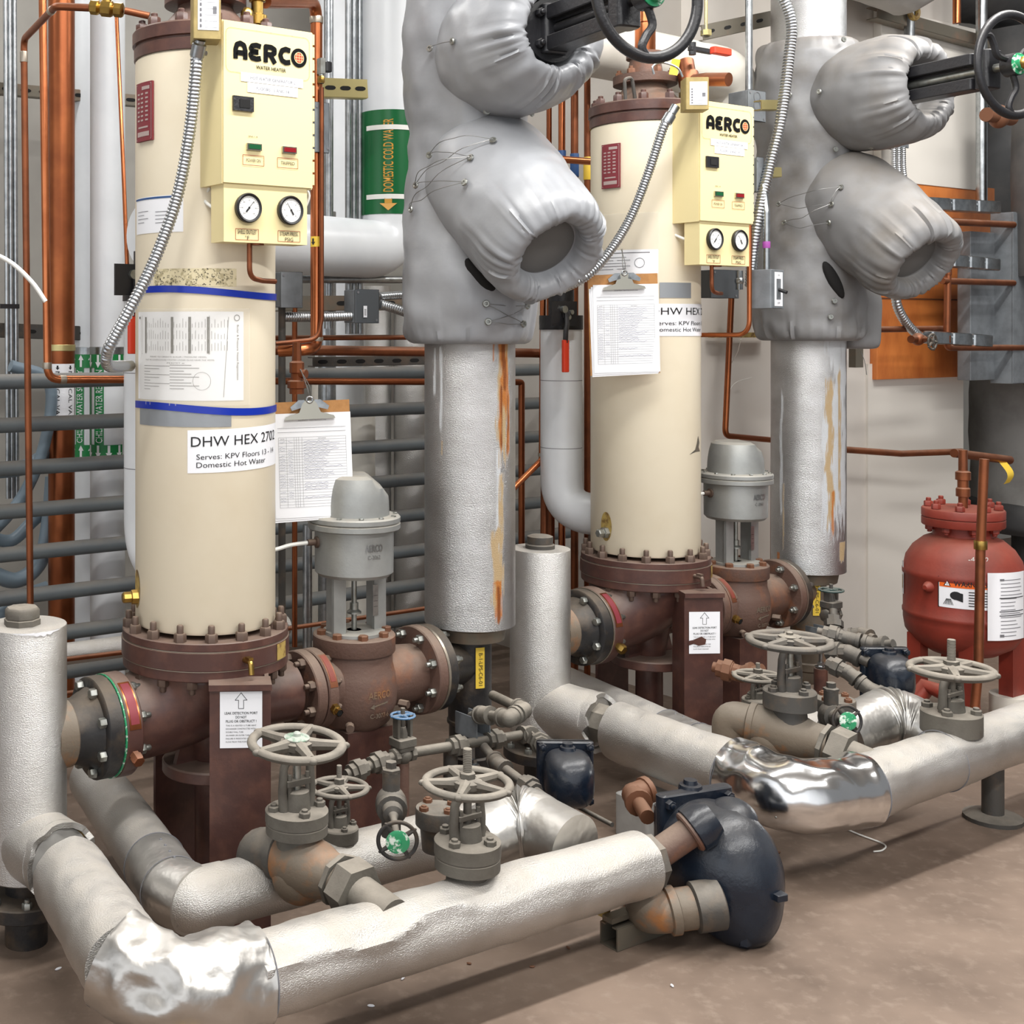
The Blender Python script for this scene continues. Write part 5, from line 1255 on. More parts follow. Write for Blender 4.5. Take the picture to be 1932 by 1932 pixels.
    return e0, ec, e1, en, df
E1 = front_run(0); E2 = front_run(1)

def back_run(k):
    sh = V((0, 0, 0)) if k == 0 else WOFF+N*.10
    st, ec, en = P(178, 1470, 3.50)+sh, P(345, 1706, 2.748)+sh, P(930, 1557, 3.195)+sh
    r_ = thing('insulated_pipe', ('smaller silver lagged pipe with mitred elbow behind the left front pipe', 'smaller silver lagged return pipe mostly hidden behind the right condensate pipe')[k], 'pipe', ec-Z*.08)
    d = (ec-st).normalized(); f = (en-ec).normalized(); r = .070
    b = MB(); lag(b, [st, ec-d*.20], r, 40, .002, 6); b.build('sleeve', alu, r_)
    b = MB(); lag(b, [ec-d*.215, ec-d*.07, ec+d*.0+f*.03], r+.003, 44, .001, 6, rad=.08); c = b.build('elbow_cover', foil, r_)
    b = MB(); lag(b, [ec-d*.09+f*.0, ec-d*.0+f*.02, ec+f*.10], r-.001, 40, .002, 9, rad=.05); lag(b, [ec+f*.06, en], r-.004, 40, .002, 7); b.build('sleeve', alu, r_)
    b = MB(); b.torus(ec-d*.215, d, r+.004, .0012, 44, 6); b.torus(ec-d*.075, d, r+.0045, .0012, 44, 6)
    for i in range(4): b.sphere(ec-d*(.19-.035*i)+(Z+N*.2).normalized()*(r+.004), .0035, 8, 6)
    b.build('lap_seam', inkgrey, c)
    # crinkled foil elbow turning towards the front pipe
    t_ = thing('foil_elbow', ('pleated foil covered elbow behind the middle handwheel, next to the left front pipe', 'pleated foil covered elbow behind the right front pipe')[k], 'pipe fitting', en-Z*.08)
    e2 = (P(985, 1563, 3.12) if k == 0 else P(1680, 1362, 3.78)); e3 = (P(1085, 1600, 2.98) if k == 0 else P(1800, 1400, 3.66))
    if k: en2 = P(1585, 1395, 3.66)
    else: en2 = P(900, 1590, 3.05)
    b = MB(); q = fillet([en2, e2+Z*.02, e3], .16, 16); out = []
    for i in range(len(q)-1): out += [q[i].lerp(q[i+1], j/4) for j in range(4)]
    out.append(q[-1]); L_ = len(out)
    b.tube(out, [.078+.012*math.sin(PI*i/L_) for i in range(L_)], 48)
    for i, p in enumerate(list(b.v)):
        j = i//48
        if j < L_:
            c_ = out[j]; e = (p-c_).normalized(); fz = math.exp(-((j/L_-.42)/.16)**2)
            b.v[i] = p+e*(.010*fz*(abs(math.sin(j*PI/ (L_*.085)))-.5)*max(.2, e.z+.4))
    b.build('foil_cover', foil, t_, ang=70)
back_run(0); back_run(1)

# ------------------------------------------------------------------ strainer sets on the front pipes
def strainer(k, r_):
    if k == 0:
        base, top, mid, un, fin = P(485, 1652, 2.862), P(485, 1598, 2.862), P(566, 1622, 2.78), P(645, 1662, 2.71), P(705, 1706, 2.63)
    else:
        base, top, mid, un, fin = P(1376, 1412, 3.64), P(1376, 1352, 3.64), P(1452, 1372, 3.58), P(1560, 1405, 3.50), P(1640, 1440, 3.42)
    d = (fin-top); d.z *= .6; b = MB()
    b.tube([base-Z*.02, top, top.lerp(mid, .55)], .048, 28, .055, 8); b.lathe(base+Z*.005, Z, [(.048, 0), (.054, .004), (.054, .022), (.048, .026)], 28)
    dm = (mid-top).normalized(); b.lathe(top.lerp(mid, .46), dm, [(.048, 0), (.056, .004), (.056, .02), (.05, .024)], 28); b.build('elbow', irondark if k == 0 else ironrust, r_)
    b = MB(); p0 = top.lerp(mid, .45); l = (un-p0).length; du = (un-p0).normalized()
    b.lathe(p0, du, [(.046, 0), (.054, l*.10), (.061, l*.28), (.066, l*.46), (.060, l*.66), (.050, l*.82), (.049, l)], 40)
    b.sphere(mid-Z*.035, (.062, .062, .060), 28, 14); b.build('valve_body', ironrust, r_)
    b = MB(); df = (fin-un).normalized()
    b.lathe(un-df*.012, df, [(.052, 0), (.058, .002), (.058, .014), (.050, .016)], 8); b.lathe(un+df*.010, df, [(.045, 0), (.062, .003), (.062, .050), (.045, .053)], 6); b.build('hex_union', iron, r_)
    b = MB(); b.cyl(un+df*.05, fin+df*.06, .040, n=24); b.build('stub', iron, r_)
VA = yoke_valve('globe_valve', 'rust streaked globe valve with white hub plate handwheel, over the left front pipe', 560, 2.785, 1403, .0985, .068, .338, .392, .30, iron, 0, hubwhite, tilt=.06, two=True)
yoke_valve('globe_valve', 'small dusty globe valve with raised threaded stem, right behind the white hub handwheel', 640, 2.96, 1486, .064, .044, .225, .285, .20, iron, .052, two=True)
yoke_valve('globe_valve', 'dusty globe valve with tall threaded stem on the left front pipe', 882, 2.735, 1478, .089, .070, .282, .345, .22, iron, .075, two=True, ph=.9)
VB = yoke_valve('globe_valve', 'rust streaked globe valve with wide flat handwheel, in front of the right heater valve', 1490, 3.55, 1210, .105, .071, .385, .435, .32, irondark, 0, iron, two=False)
yoke_valve('globe_valve', 'small dusty globe valve with short stem just left of the right heater front handwheel', 1430, 3.78, 1276, .066, .045, .30, .345, .24, iron, .04, two=True)
yoke_valve('globe_valve', 'dusty globe valve with tall stem on the right front pipe, before the red tank', 1795, 3.60, 1263, .105, .080, .300, .362, .22, iron, .085, ph=.9)
strainer(0, VA); strainer(1, VB)
def check(px, py, Y, r, h, label, m_):
    q = P(px, py, Y); r_ = thing('check_valve', label, 'valve', V((q.x, q.y, q.z-h-.05)))
    b = MB(); b.lathe(q-Z*(h+.06), Z, [(r*.7, 0), (r*.8, .05), (r, .06), (r, .06+h-.003), (r*.97, .06+h), (.005, .06+h+.001)], 36); b.build('cap', m_, r_); bolts(r_, q, Z, r*.76, 4, .011, .010, .004, boltrust if m_ is irondark else irondark, .5, 'cap_bolt')
    return q
check(826, 1524, 2.96, .052, .038, 'round bolted check valve cap half hidden behind the tall stem handwheel', irondark)
check(1576, 1318, 3.70, .056, .034, 'round bolted check valve cap behind the right front valve body', irondark)
def gauge_valve(label, p0, p1, R, y_top, big):
    d = (p1-p0).normalized(); r_ = thing('gate_valve', label, 'valve', p0-Z*.04)
    b = MB(); b.sphere(p0, (.036, .036, .042), 20, 12); b.lathe(p0, d, [(.03, 0), (.036, .01), (.034, .028), (.024, .03), (.022, .05), (.012, .055), (.008, .07), (.008, (p1-p0).length)], 18); b.cyl(p0+Z*.02, p0+Z*.075, .020, n=14); b.lathe(p0+Z*.075, Z, [(.022, 0), (.022, .006), (.013, .008), (.013, .022)], 6)
    b.cyl(p0-Z*.07, p0, .022, n=14); b.build('body', irondark, r_)
    b = MB(); hand_wheel(b, p1, d, R, R*.11, 4, R*.5, .6); wh = b.build('handwheel', blackiron, r_)
    b = MB(); b.lathe(p1+d*R*.12, d, [(R*.62, 0), (R*.62, .003), (R*.50, .005), (R*.2, .005), (R*.14, .008)], 28); b.build('hub_plate', greenw, wh)
gauge_valve('small valve with dark handwheel and green dial plate facing out, between the left handwheels', P(738, 1518, 2.86), P(750, 1586, 2.70), .041, 1470, 0)
gauge_valve('small valve with dark handwheel and green hub, low by the right front valve body', P(1568, 1352, 3.62), P(1598, 1360, 3.53), .040, 1330, 1)

# ------------------------------------------------------------------ thin trim piping and small traps
def trim(name, label, pts, r, m, fit=(), cat='pipe', tees=()):
    b = MB(); b.tube(pts, r, 14, .0); r_ = thing(name, label, cat, V(pts[0])-Z*r)
    b.build('pipe_run', m, r_)
    for i in range(1, len(pts)-1):
        b = MB(); p = V(pts[i]); d0 = (V(pts[i-1])-p).normalized(); d1 = (V(pts[i+1])-p).normalized()
        b.sphere(p, r*1.65, 14, 8); b.lathe(p, d0, [(r*1.6, 0), (r*1.6, r*1.7), (r*1.85, r*1.75), (r*1.85, r*2.5), (r*1.2, r*2.6)], 14); b.lathe(p, d1, [(r*1.6, 0), (r*1.6, r*1.7), (r*1.85, r*1.75), (r*1.85, r*2.5), (r*1.2, r*2.6)], 14); b.build('fitting', m, r_)
    for i, f in fit:
        b = MB(); a, c = V(pts[i]), V(pts[i+1]); d = (c-a).normalized(); p = a.lerp(c, f)
        b.lathe(p-d*r*2, d, [(r*1.1, 0), (r*1.7, .001), (r*1.7, r*1.2), (r*2.2, r*1.25), (r*2.2, r*2.8), (r*1.7, r*2.85), (r*1.7, r*4), (r*1.1, r*4+.001)], 8); b.build('fitting', m, r_)
    return r_
def small_gate(label, c, R, m, wm, h=.105):
    r_ = thing('gate_valve', label, 'valve', c-Z*.03)
    b = MB(); b.lathe(c-U*.036, U, [(.019, 0), (.022, .002), (.022, .016), (.016, .018), (.016, .054), (.022, .056), (.022, .07), (.019, .072)], 8); b.sphere(c, .025, 16, 10); b.box(c+Z*.036, (.058, .052, .022), U, -N, bev=.005); b.box(c+Z*.020, (.050, .046, .012), U, -N, bev=.005)
    b.box(c+U*.021+Z*(.05+(h-.05)/2), (.008, .022, h-.05), U, -N); b.box(c-U*.021+Z*(.05+(h-.05)/2), (.008, .022, h-.05), U, -N); b.cyl(c+Z*.03, c+Z*(h+.02), .006, n=10); b.lathe(c+Z*.045, Z, [(.014, 0), (.014, .014), (.009, .03)], 6); b.build('body', m, r_)
    b = MB(); hand_wheel(b, c+Z*h, Z, R, R*.12, 4, R*.34, .4); b.build('handwheel', wm, r_)
    return r_
YT = lambda px, t=.15: Yt(px, t)
G = P(760, 1424, YT(760)); trim('trim_pipe', 'thin dusty condensate pipe crossing in front of the left valve pedestal', [P(652, 1462, YT(652)), G-U*.035], .0135, iron, ((0, .25), (0, .7)))
small_gate('small gate valve with blue handwheel in front of the left control valve', G, .031, iron, bluew)
H0 = P(846, 1405, YT(846)); trim('trim_pipe', 'thin dusty pipe with tees running right from the blue wheel valve to the small trap', [G+U*.035, P(1000, 1384, YT(1000)), P(1040, 1422, 3.36)], .0135, iron, ((0, .36), (0, .68), (1, .5)))
tp = thing('pipe_stand', 'rusty upright pipe under the blue wheel valve', 'pipe', V((G.x, G.y, 0))); MB().cyl(V((G.x, G.y, 0)), G-Z*.02, .017, n=14).build('post', brownrust, tp)
b = MB(); q = P(850, 1440, YT(850, .13)); b.cyl(V((q.x, q.y, 0)), q+Z*.05, .02, n=14); tag(b.build('pipe_stub', irondark), 'dark upright stub pipe below the tee behind the tall stem handwheel', 'pipe')
trim('trim_pipe', 'thin dusty return pipe slanting from the tee under the small trap', [P(905, 1400, YT(905, .12)), P(940, 1442, 3.40), P(1062, 1532, 3.15)], .0135, irondark, ((1, .5),))
trim('trim_pipe', 'looped dusty pipe beside the black tee at the foot of the silver riser', [P(890, 1352, 3.62), P(912, 1348, 3.50), P(960, 1356, 3.40), P(988, 1340, 3.46), P(930, 1312, 3.66)], .014, iron)
trim('trim_pipe', 'thin rod like pipe on the floor between the small trap and front pipe', [P(1070, 1512, 3.40), P(1155, 1556, 3.22)], .006, irondark)
def small_trap(k, px, py, Y, label, sc=1.):
    c = P(px, py, Y); r_ = thing('steam_trap', label, 'steam trap', c-Z*.085*sc)
    d = (-U*.55+N*.83).normalized(); x = Z.cross(d)
    b = MB(); rg = []
    for h, w_, hh in ((0, .060, .068), (.015, .064, .072), (.055, .062, .070), (.085, .052, .060), (.103, .034, .042), (.110, .008, .010)):
        ring = []
        for j in range(40):
            t = 2*PI*j/40; cx, sx = math.cos(t), math.sin(t); e = 3.2
            rx = abs(cx)**(2/e)*math.copysign(1, cx); ry = abs(sx)**(2/e)*math.copysign(1, sx)
            ring.append(c+d*h*sc+x*rx*w_*sc+Z*ry*hh*sc)
        rg.append(ring)
    b.loft(rg); b.build('trap_body', navy, r_, ang=50)
    b = MB(); b.box(c-d*.016*sc, (.150*sc, .026*sc, .165*sc), x, -d, bev=.012); cv = b.build('trap_cover', navy, r_)
    for sx, sy in ((-.062, .07), (.062, .07), (-.062, -.07), (.062, -.07)): inst('cover_bolt', bolt_mesh(.011, .012, .006, navy), r_, c-d*.003*sc+x*sx*sc+Z*sy*sc, d)
    b = MB(); b.lathe(c+Z*.068*sc+d*.02, Z, [(.022, 0), (.020, .01), (.014, .012), (.014, .02)], 12); b.build('plug', navy, r_)
small_trap(0, 1068, 1460, 3.34, 'small navy blue steam trap on thin piping beside the left front pipe', 1.0)
small_trap(1, 1672, 1272, 3.95, 'small navy blue steam trap on tangled piping near the red tank', .98)
# tangle of trim pipes at the right valve
T2 = [([(1542, 1192), (1600, 1206), (1652, 1218), (1686, 1215)], 4.12, .015, irondark, 'thin pipe with bare white length and hex union below the right steam tee'),
      ([(1572, 1150), (1574, 1205), (1625, 1196), (1650, 1205)], 4.3, .014, irondark, 'thin dark pipe dropping from the small green valve and turning right'),
      ([(1560, 1232), (1600, 1232), (1640, 1250)], 4.05, .016, irondark, 'short dusty pipe with elbow leading to the right small trap'),
      ([(1560, 1250), (1598, 1268), (1640, 1300), (1690, 1322)], 3.98, .014, irondark, 'dark slanting pipe below the right small trap'),
      ([(1345, 1258), (1400, 1272), (1440, 1262)], 4.0, .016, boltrust, 'rusty red pipe stub right of the right heater leg'),
      ([(1640, 1318), (1700, 1345), (1745, 1372)], 3.85, .010, irondark, 'thin dark pipe low behind the tall stem handwheel at the right')]
for pts, Y, r, m_, lb in T2: trim('trim_pipe', lb, [P(a, c, Y-.05*i) for i, (a, c) in enumerate(pts)], r, m_, ((0, .5),))
small_gate('small valve with dark green handwheel on the tangled piping below the right riser', P(1568, 1160, 4.35), .038, irondark, darkgreen, .085)

# ------------------------------------------------------------------ big float trap at the end of the left front pipe
en, df = E1[3], E1[4]
r_ = thing('steam_trap', 'large navy blue float steam trap at the end of the left front pipe', 'steam trap', P(1390, 1770, 2.93))
b = MB(); n0 = en+df*.02; n1 = P(1312, 1563, 2.99); b.tube([n0, n0.lerp(n1, .2), n1], .034, 28); b.lathe(n1-(n1-n0).normalized()*.02, (n1-n0), [(.044, 0), (.048, .004), (.048, .03)], 24); b.build('inlet_nipple', copperdark if 0 else brownrust, r_)
td = V((.35, -.937, 0)).normalized(); tx = Z.cross(td); c = P(1318, 1600, 3.12)
b = MB(); rg = []
for h, w_, hh, dz in ((0, .118, .130, 0), (.02, .122, .136, 0), (.05, .122, .140, -.004), (.09, .117, .142, -.010), (.125, .106, .136, -.018), (.155, .086, .118, -.026), (.178, .056, .084, -.032), (.190, .022, .036, -.036), (.192, .004, .006, -.036)):
    ring = []
    for j in range(56):
        t = 2*PI*j/56; cx, sx = math.cos(t), math.sin(t); e = 2.2
        rx = abs(cx)**(2/e)*math.copysign(1, cx); ry = abs(sx)**(2/e)*math.copysign(1, sx)
        up = 1.0 if ry > 0 else 1.12
        p = c+td*h*1.12+tx*(rx*w_+h*.14)+Z*(ry*hh*up*(1 if h > .06 else .93)+dz-h*.10)
        ring.append(p+td*.0)
    rg.append(ring)
b.loft(rg); b.sphere(c+Z*.085+td*.06+tx*.05, (.07, .06, .05), 24, 12); b.build('trap_body', navy, r_, ang=50)
b = MB(); b.lathe(n1+(n1-n0).normalized()*.0, (n1-n0), [(.046, -.012), (.052, -.008), (.054, .02), (.04, .05)], 28); b.build('inlet_boss', navy, r_)
b = MB(); b.box(c-td*.016+Z*.004-tx*.0, (.215, .034, .27), tx, -td, bev=.012); b.box(c-td*.05, (.17, .05, .20), tx, -td, bev=.02); b.build('trap_cover', navy, r_)
for sx, sy in ((-.088, .118), (.088, .118), (-.092, 0), (.092, 0), (-.088, -.118), (.088, -.118)): inst('cover_bolt', bolt_mesh(.013, .014, .008, navy), r_, c+td*.0+tx*sx+Z*sy, td)
b = MB(); q = c+Z*.134-td*.03; b.lathe(q, Z, [(.03, 0), (.027, .012), (.018, .014), (.016, .024)], 16); b.build('test_plug', navy, r_)
b = MB(); q = c+td*.135-tx*.078-Z*.06
q = P(1468, 1690, 2.94); b.box(q, (.035, .03, .016), td, tx, bev=.004); b.lathe(P(1405, 1764, 2.95), -Z, [(.015, 0), (.015, .022), (.010, .024)], 6); b.build('casting_lug', navy, r_)
fm = flatmap(c+td*.045-tx*(-.118)+Z*.0, td, Z)
b = MB(); nt_ = cylmap; m2 = flatmap(c+td*.0015-tx*.06-Z*.045, tx, Z); b.text('1-15', m2, 0, 0, .04, .014, .003, .01); b.build('raised_lettering', navy, r_)
# outlet elbow and floor strut
r2_ = thing('pipe_elbow', 'rusty brown cast elbow under the big navy trap', 'pipe fitting', P(1215, 1760, 2.95))
b = MB(); b.tube([P(1322, 1710, 2.95), P(1222, 1724, 2.95), P(1208, 1690, 3.22)], .047, 28, .085, 12); p0 = P(1322, 1710, 2.95); dd = (P(1222, 1724, 2.95)-p0).normalized()
b.lathe(p0+dd*.055, dd, [(.047, 0), (.054, .003), (.054, .022), (.047, .025)], 28); b.build('elbow', ironrust, r2_)
b = MB(); b.lathe(p0-dd*.03, dd, [(.046, -.02), (.056, -.015), (.056, .045), (.046, .05)], 28); b.build('coupling', irondark, r2_)
r3_ = thing('floor_strut', 'short green grey strut channel lying on the floor beneath the trap elbow', 'strut', V((.83, 2.98, 0)))
b = MB(); c = V((.86, 3.0, .027)); 
for dy, dz, sx_, sz_ in ((0, -.025, .05, .004), (-.025, 0, .004, .05), (.025, 0, .004, .05), (-.018, .025, .014, .004), (.018, .025, .014, .004)):
    b.box(c+(-N)*0+V((-U.y, U.x, 0))*dy+Z*dz+U*.06, (.26, sx_, sz_), U, V((-U.y, U.x, 0)))
b.box(c-U*.03+Z*.04, (.09, .03, .012), U, V((-U.y, U.x, 0))); b.build('channel', boxgrey if 0 else strutm, r3_)
b = MB(); b.box(P(1140, 1708, 3.0), (.02, .02, .05), U, -N); b.build('clamp', yellowpaint, r3_)
# loose rusty elbow, concrete footing, wire and crumbs
trim('pipe_elbow', 'loose rusty orange pipe elbow behind the big navy trap', [P(1226, 1488, 3.32), P(1196, 1500, 3.30), P(1222, 1542, 3.18)], .019, boltrust, (), 'pipe fitting')
b = MB(); q = P(1222, 1490, 3.62); b.box(V((q.x, q.y, .06)), (.14, .12, .12), U, -N, bev=.01); tag(b.build('concrete_footing', ductgrey), 'small pale concrete footing under the right lagged pipe', 'footing')
b = MB(); q = [P(1585, 1563, 3.68), P(1620, 1578, 3.62), P(1668, 1596, 3.55), P(1665, 1606, 3.51), P(1648, 1609, 3.50)]; q = [V((p.x, p.y, .004)) for p in q]; b.tube(spline(q, 5), .0022, 6); tag(b.build('wire_scrap', cable), 'bent pale wire scrap on the floor below the shiny foil elbow', 'wire')
rnd = random.Random(3)
for i, (px, py) in enumerate(((1004, 1826), (760, 1848), (1072, 1790), (700, 1900), (1470, 1610), (1268, 1862), (885, 1820), (110, 1830), (96, 1745))):
    Y = CH*FX/(py-HY); p = P(px, py, Y); b = MB(); b.sphere(V((p.x, p.y, .003)), (.006+.004*rnd.random(), .003, .003), 6, 4, xdir=V((math.cos(i), math.sin(i), 0)))
    tag(b.build('debris_crumb', labelw if i % 2 else boltrust), 'tiny crumb of debris lying on the concrete floor', 'debris', 'debris crumbs on the floor')

# ------------------------------------------------------------------ clipboards
def clipboard(label, c, ex, ey, wd, h, tilt=0, hang=None, k=0):
    ex = V(ex).normalized(); ey = V(ey).normalized(); n = ex.cross(ey); ey = n.cross(ex)
    r_ = thing('clipboard', label, 'clipboard', c-ey*h/2)
    mp = flatmap(c-ex*wd/2-ey*h/2, ex, ey)
    b = MB(); b.box(c, (wd, h, .004), ex, ey, bev=0); b.build('board', boardm, r_)
    wp, hp = .215, .279
    for i in range(3):
        f = flatmap(c-ex*(wp/2+.003*i-.004)-ey*(h/2+.006*i-.008)+n*(.0035+.0012*(2-i)), (ex+ey*.012*(i-1)), (ey-ex*.012*(i-1)))
        b = MB(); b.patch(f, 0, 0, wp, hp, 0, 8, 10, fn=lambda x, y: .004*max(0, x/wp-.8)*(1-y/hp)*5); sh = b.build('paper_sheet', paper, r_)
        if i == 0:
            b = MB(); form(b, f, wp, hp, .0012+.0004, 25); b.build('printing', [inkgrey, inkblue], sh)
    b = MB(); q = c+ey*(h/2-.018)+n*.008
    pr = [(-.070, -.030), (.070, -.030), (.066, -.022), (.03, -.012), (.02, .012), (.012, .02), (-.012, .02), (-.02, .012), (-.03, -.012), (-.066, -.022)]
    b.prism(pr, q, ex, ey, .008)
    b.build('clip', chrome, r_)
    b = MB()
    for s_ in (-1, 1): b.prism([(s_*x, y) for x, y in ((.012, .004), (.05, -.006), (.054, .004), (.03, .022), (.014, .022))][::s_], q+n*.004, ex, ey, .004)
    b.torus(q+ey*.022+n*.008, n, .008, .003, 20, 8); b.build('clip_lever', galv, r_)
    if hang:
        b = MB(); s_ = q+ey*.022+n*.006; b.tube(spline([s_, s_+ey*.03+ex*.004, V(hang)], 6), .0012, 5); b.tube(spline([s_, s_+ey*.03-ex*.004, V(hang)+ex*.004], 6), .0012, 5); b.build('hanging_wire', wire, r_)
    return r_
c1_ = P(586, 868, 3.43); clipboard('clipboard with log sheets hanging by wire right of the left heater', c1_, V((.93, .20, .03)), Z+V((.02, .05, 0)), .229, .318, hang=P(562, 690, 3.46))
az, Y = cyl_hit(O2, .1785, 1176); c2_ = P(1177, 612, 4.04); dn = V((math.cos(az), math.sin(az), 0))
clipboard('clipboard with log sheets hanging against the front of the right heater', c2_, V((.95, .10, .035)), Z+V((-.03, -.02, 0)), .229, .318, hang=P(1172, 470, 4.10), k=1)
# hose bib holding the left clipboard wire
q = P(560, 705, 3.47); r_ = thing('drain_valve', 'small brown brass drain valve above the left clipboard', 'valve', q-Z*.06)
b = MB(); b.lathe(q-Z*.055, Z, [(.020, 0), (.020, .014), (.026, .016), (.026, .034), (.016, .038), (.016, .055), (.020, .058), (.020, .085), (.013, .09), (.012, .14)], 8); b.cyl(q, q+(U*.5+N).normalized()*.03, .012, n=10); b.build('valve_body', MT['brass'] if 0 else copperdull, r_)

# flexible conduits from the relay boxes
flex('flexible_conduit', 'flexible steel conduit slanting across the left heater shell from its relay box', [P(371, 104, 2.965), P(369, 140, 2.965), P(356, 260, 2.985), P(332, 380, 3.0), P(292, 490, 2.985), P(252, 570, 2.96), P(214, 640, 2.97), P(202, 668, 2.99), P(206, 690, 3.04), P(245, 690, 3.22)], .0132, .0086, 14)
b = MB(); a_, c_ = P(378, 76, 2.95), P(371, 108, 2.965); b.lathe(c_, (a_-c_), [(.014, 0), (.017, .002), (.017, .03), (.013, .034), (.013, (a_-c_).length)], 14); b.tube([c_+U*.018+Z*.012, c_+U*.026+Z*.012], .006, 8); tag(b.build('conduit_connector', galv), 'metal connector joining the slanting conduit to the left relay box', 'connector')
flex('flexible_conduit', 'flexible steel conduit slanting from the right relay box down behind the clipboard', [P(1262, 222, 3.97), P(1250, 245, 3.97), P(1222, 330, 4.0), P(1190, 410, 4.02), P(1150, 475, 4.0), P(1108, 520, 4.0), P(1062, 544, 4.05), P(1020, 550, 4.2)], .0132, .0086, 14)
b = MB(); a_, c_ = P(1275, 200, 3.97), P(1256, 232, 3.97); b.lathe(c_, (a_-c_), [(.014, 0), (.018, .002), (.018, .03), (.014, .034), (.014, (a_-c_).length)], 14); tag(b.build('conduit_connector', galv), 'metal connector joining the slanting conduit to the right relay box', 'connector')
# ------------------------------------------------------------------ right wall and its things
RT = -.5
def wall_rect(px0, px1, y0, y1, th, t=RT, pm=None):
    pm = pm or (px0+px1)/2; a = Pt(px0, 0, t); c = Pt(px1, 0, t); Y = Yt(pm, t); z1, z0 = zpx(y0, Y), zpx(y1, Y)
    m_ = (a+c)/2; return V((m_.x, m_.y, (z0+z1)/2))+N*th/2, ((c-a).length, th, z1-z0)
c, s = wall_rect(1634, 1812, 640, 1400, .012); c.z = 1.29/2; tag(MB().box(c, (s[0], s[1], 1.29), U, -N).build('trim_1', boardwhite), kind='structure')
c, s = wall_rect(1648, 1842, 40, 352, .04); b = MB().box(c, s, U, -N, bev=.004); tag(b.build('wall_board', boardwhite), 'large plain white painted board on the wall behind the right gate valve', 'board')
c, s = wall_rect(1642, 1862, 345, 712, .035); b = MB().box(c, s, U, -N, bev=.003); wd_ = b.build('plywood_panel', wood); tag(wd_, 'orange stained plywood backing panel on the right wall', 'board')
b = MB()
for z in (.32, -.10): b.box(c+N*.0185+Z*s[2]*z, (s[0]*.98, .003, .006), U, -N)
b.build('panel_joint', boltrust, wd_)
# grey electrical gutter
GTt = -.26
c, s = wall_rect(1868, 1912, 405, 722, .10, GTt); r_ = thing('wiring_trough', 'tall light grey steel wiring trough beside the plywood panel', 'electrical box', c-Z*s[2]/2)
MB().box(c, (s[0], .10, s[2]), U, -N, bev=.004).build('trough_body', boxgrey, r_)
b = MB().box(c+N*.052, (s[0]*1.05, .005, s[2]*.99), U, -N); b.build('cover', boxgrey, r_)
mp = flatmap(c+N*.056, U, Z); b = MB(); b.patch(mp, -.012, .02, .012, .10, .001); b.mat(1).patch(mp, -.005, .03, -.001, .09, .002); b.build('yellow_sticker', [yellow, ink], r_)
c2, s2 = wall_rect(1806, 1868, 440, 716, .06, -.30); b = MB().box(c2, s2, U, -N, bev=.004); tag(b.build('electrical_plate', boxgrey), 'shadowed grey steel backplate left of the tall wiring trough', 'electrical box')
for i, (py, px0, px1) in enumerate(((388, 1738, 1882), (496, 1790, 1880), (640, 1748, 1866))):
    a, e = Pt(px0, py-4, -.17), Pt(px1, py+4, -.17); r_ = thing('cable_fitting_row', 'row of grey conduit fittings with raised lettering on the right wall, ' + ('top', 'middle', 'bottom')[i]+' row', 'conduit', a-Z*.03, 'conduit fittings by the plywood panel')
    b = MB(); n = 3; d = (e-a)
    for j in range(n):
        p = a+d*((j+.5)/n); b.box(p, (d.length/n*.92, .05, .052), d.normalized(), d.normalized().cross(Z)*-1 if 0 else -N, bev=.012); b.lathe(a+d*(j/n), d, [(.018, 0), (.018, .012)], 10)
    b.build('fitting_body', galv, r_)
# copper on the right wall
pipe('copper_pipe', 'dull copper pipe leaving the right jacket and crossing the plywood panel', 'pipe', [Pt(1628, 622, -.22), Pt(1786, 620, -.22)], .0125, copperdull)
pipe('copper_pipe', 'upright dull copper pipe in front of the plywood panel, turning right at its foot', 'pipe', [Pt(1790, 412, -.16), Pt(1786, 656, -.16), Pt(1980, 656, -.16)], .0135, copperdull, .03, extra=lambda b: (band(b, Pt(1786, 640, -.16), Z, .016, .03, 1), band(b, Pt(1788, 512, -.16), Z, .016, .03, 1), [copperdull])[-1])
pipe('copper_pipe', 'stubby copper pipe capped over the wiring trough, upper of two', 'pipe', [Pt(1780, 418, -.16), Pt(1912, 424, -.16)], .0145, copperdull)
pipe('copper_pipe', 'stubby copper pipe capped over the wiring trough, lower of two', 'pipe', [Pt(1778, 530, -.16), Pt(1912, 534, -.16)], .0135, copperdull)
q = Pt(1732, 640, -.14); r_ = thing('globe_valve', 'small pipe cross with round handle in front of the plywood panel', 'valve', q-Z*.05)
b = MB(); b.sphere(q, .026, 16, 10); b.cyl(q-U*.05, q+U*.04, .016, n=12); b.cyl(q, q+N*.06, .010, n=10); b.build('body', copperdull, r_)
b = MB(); hand_wheel(b, q+N*.06-Z*.01, N, .030, .005, 5, .01); b.build('handwheel', irondark, r_)
flex('flexible_conduit', 'curved flexible steel conduit emerging below the right strainer cover', [Pt(1688, 545, -.2), Pt(1694, 580, -.2), Pt(1712, 612, -.2), Pt(1740, 640, -.2)], .017, .012)
pipe('copper_pipe', 'lower copper pipe running from the right riser to the red tank fittings', 'pipe', [Pt(1590, 848, -.3), Pt(1700, 856, -.28), Pt(1815, 852, -.22)], .0135, copperdull)
pipe('copper_pipe', 'upper copper pipe end wrapped at its tip above the red tank', 'pipe', [Pt(1800, 855, -.10), Pt(1905, 868, -.10)], .018, copperdull)
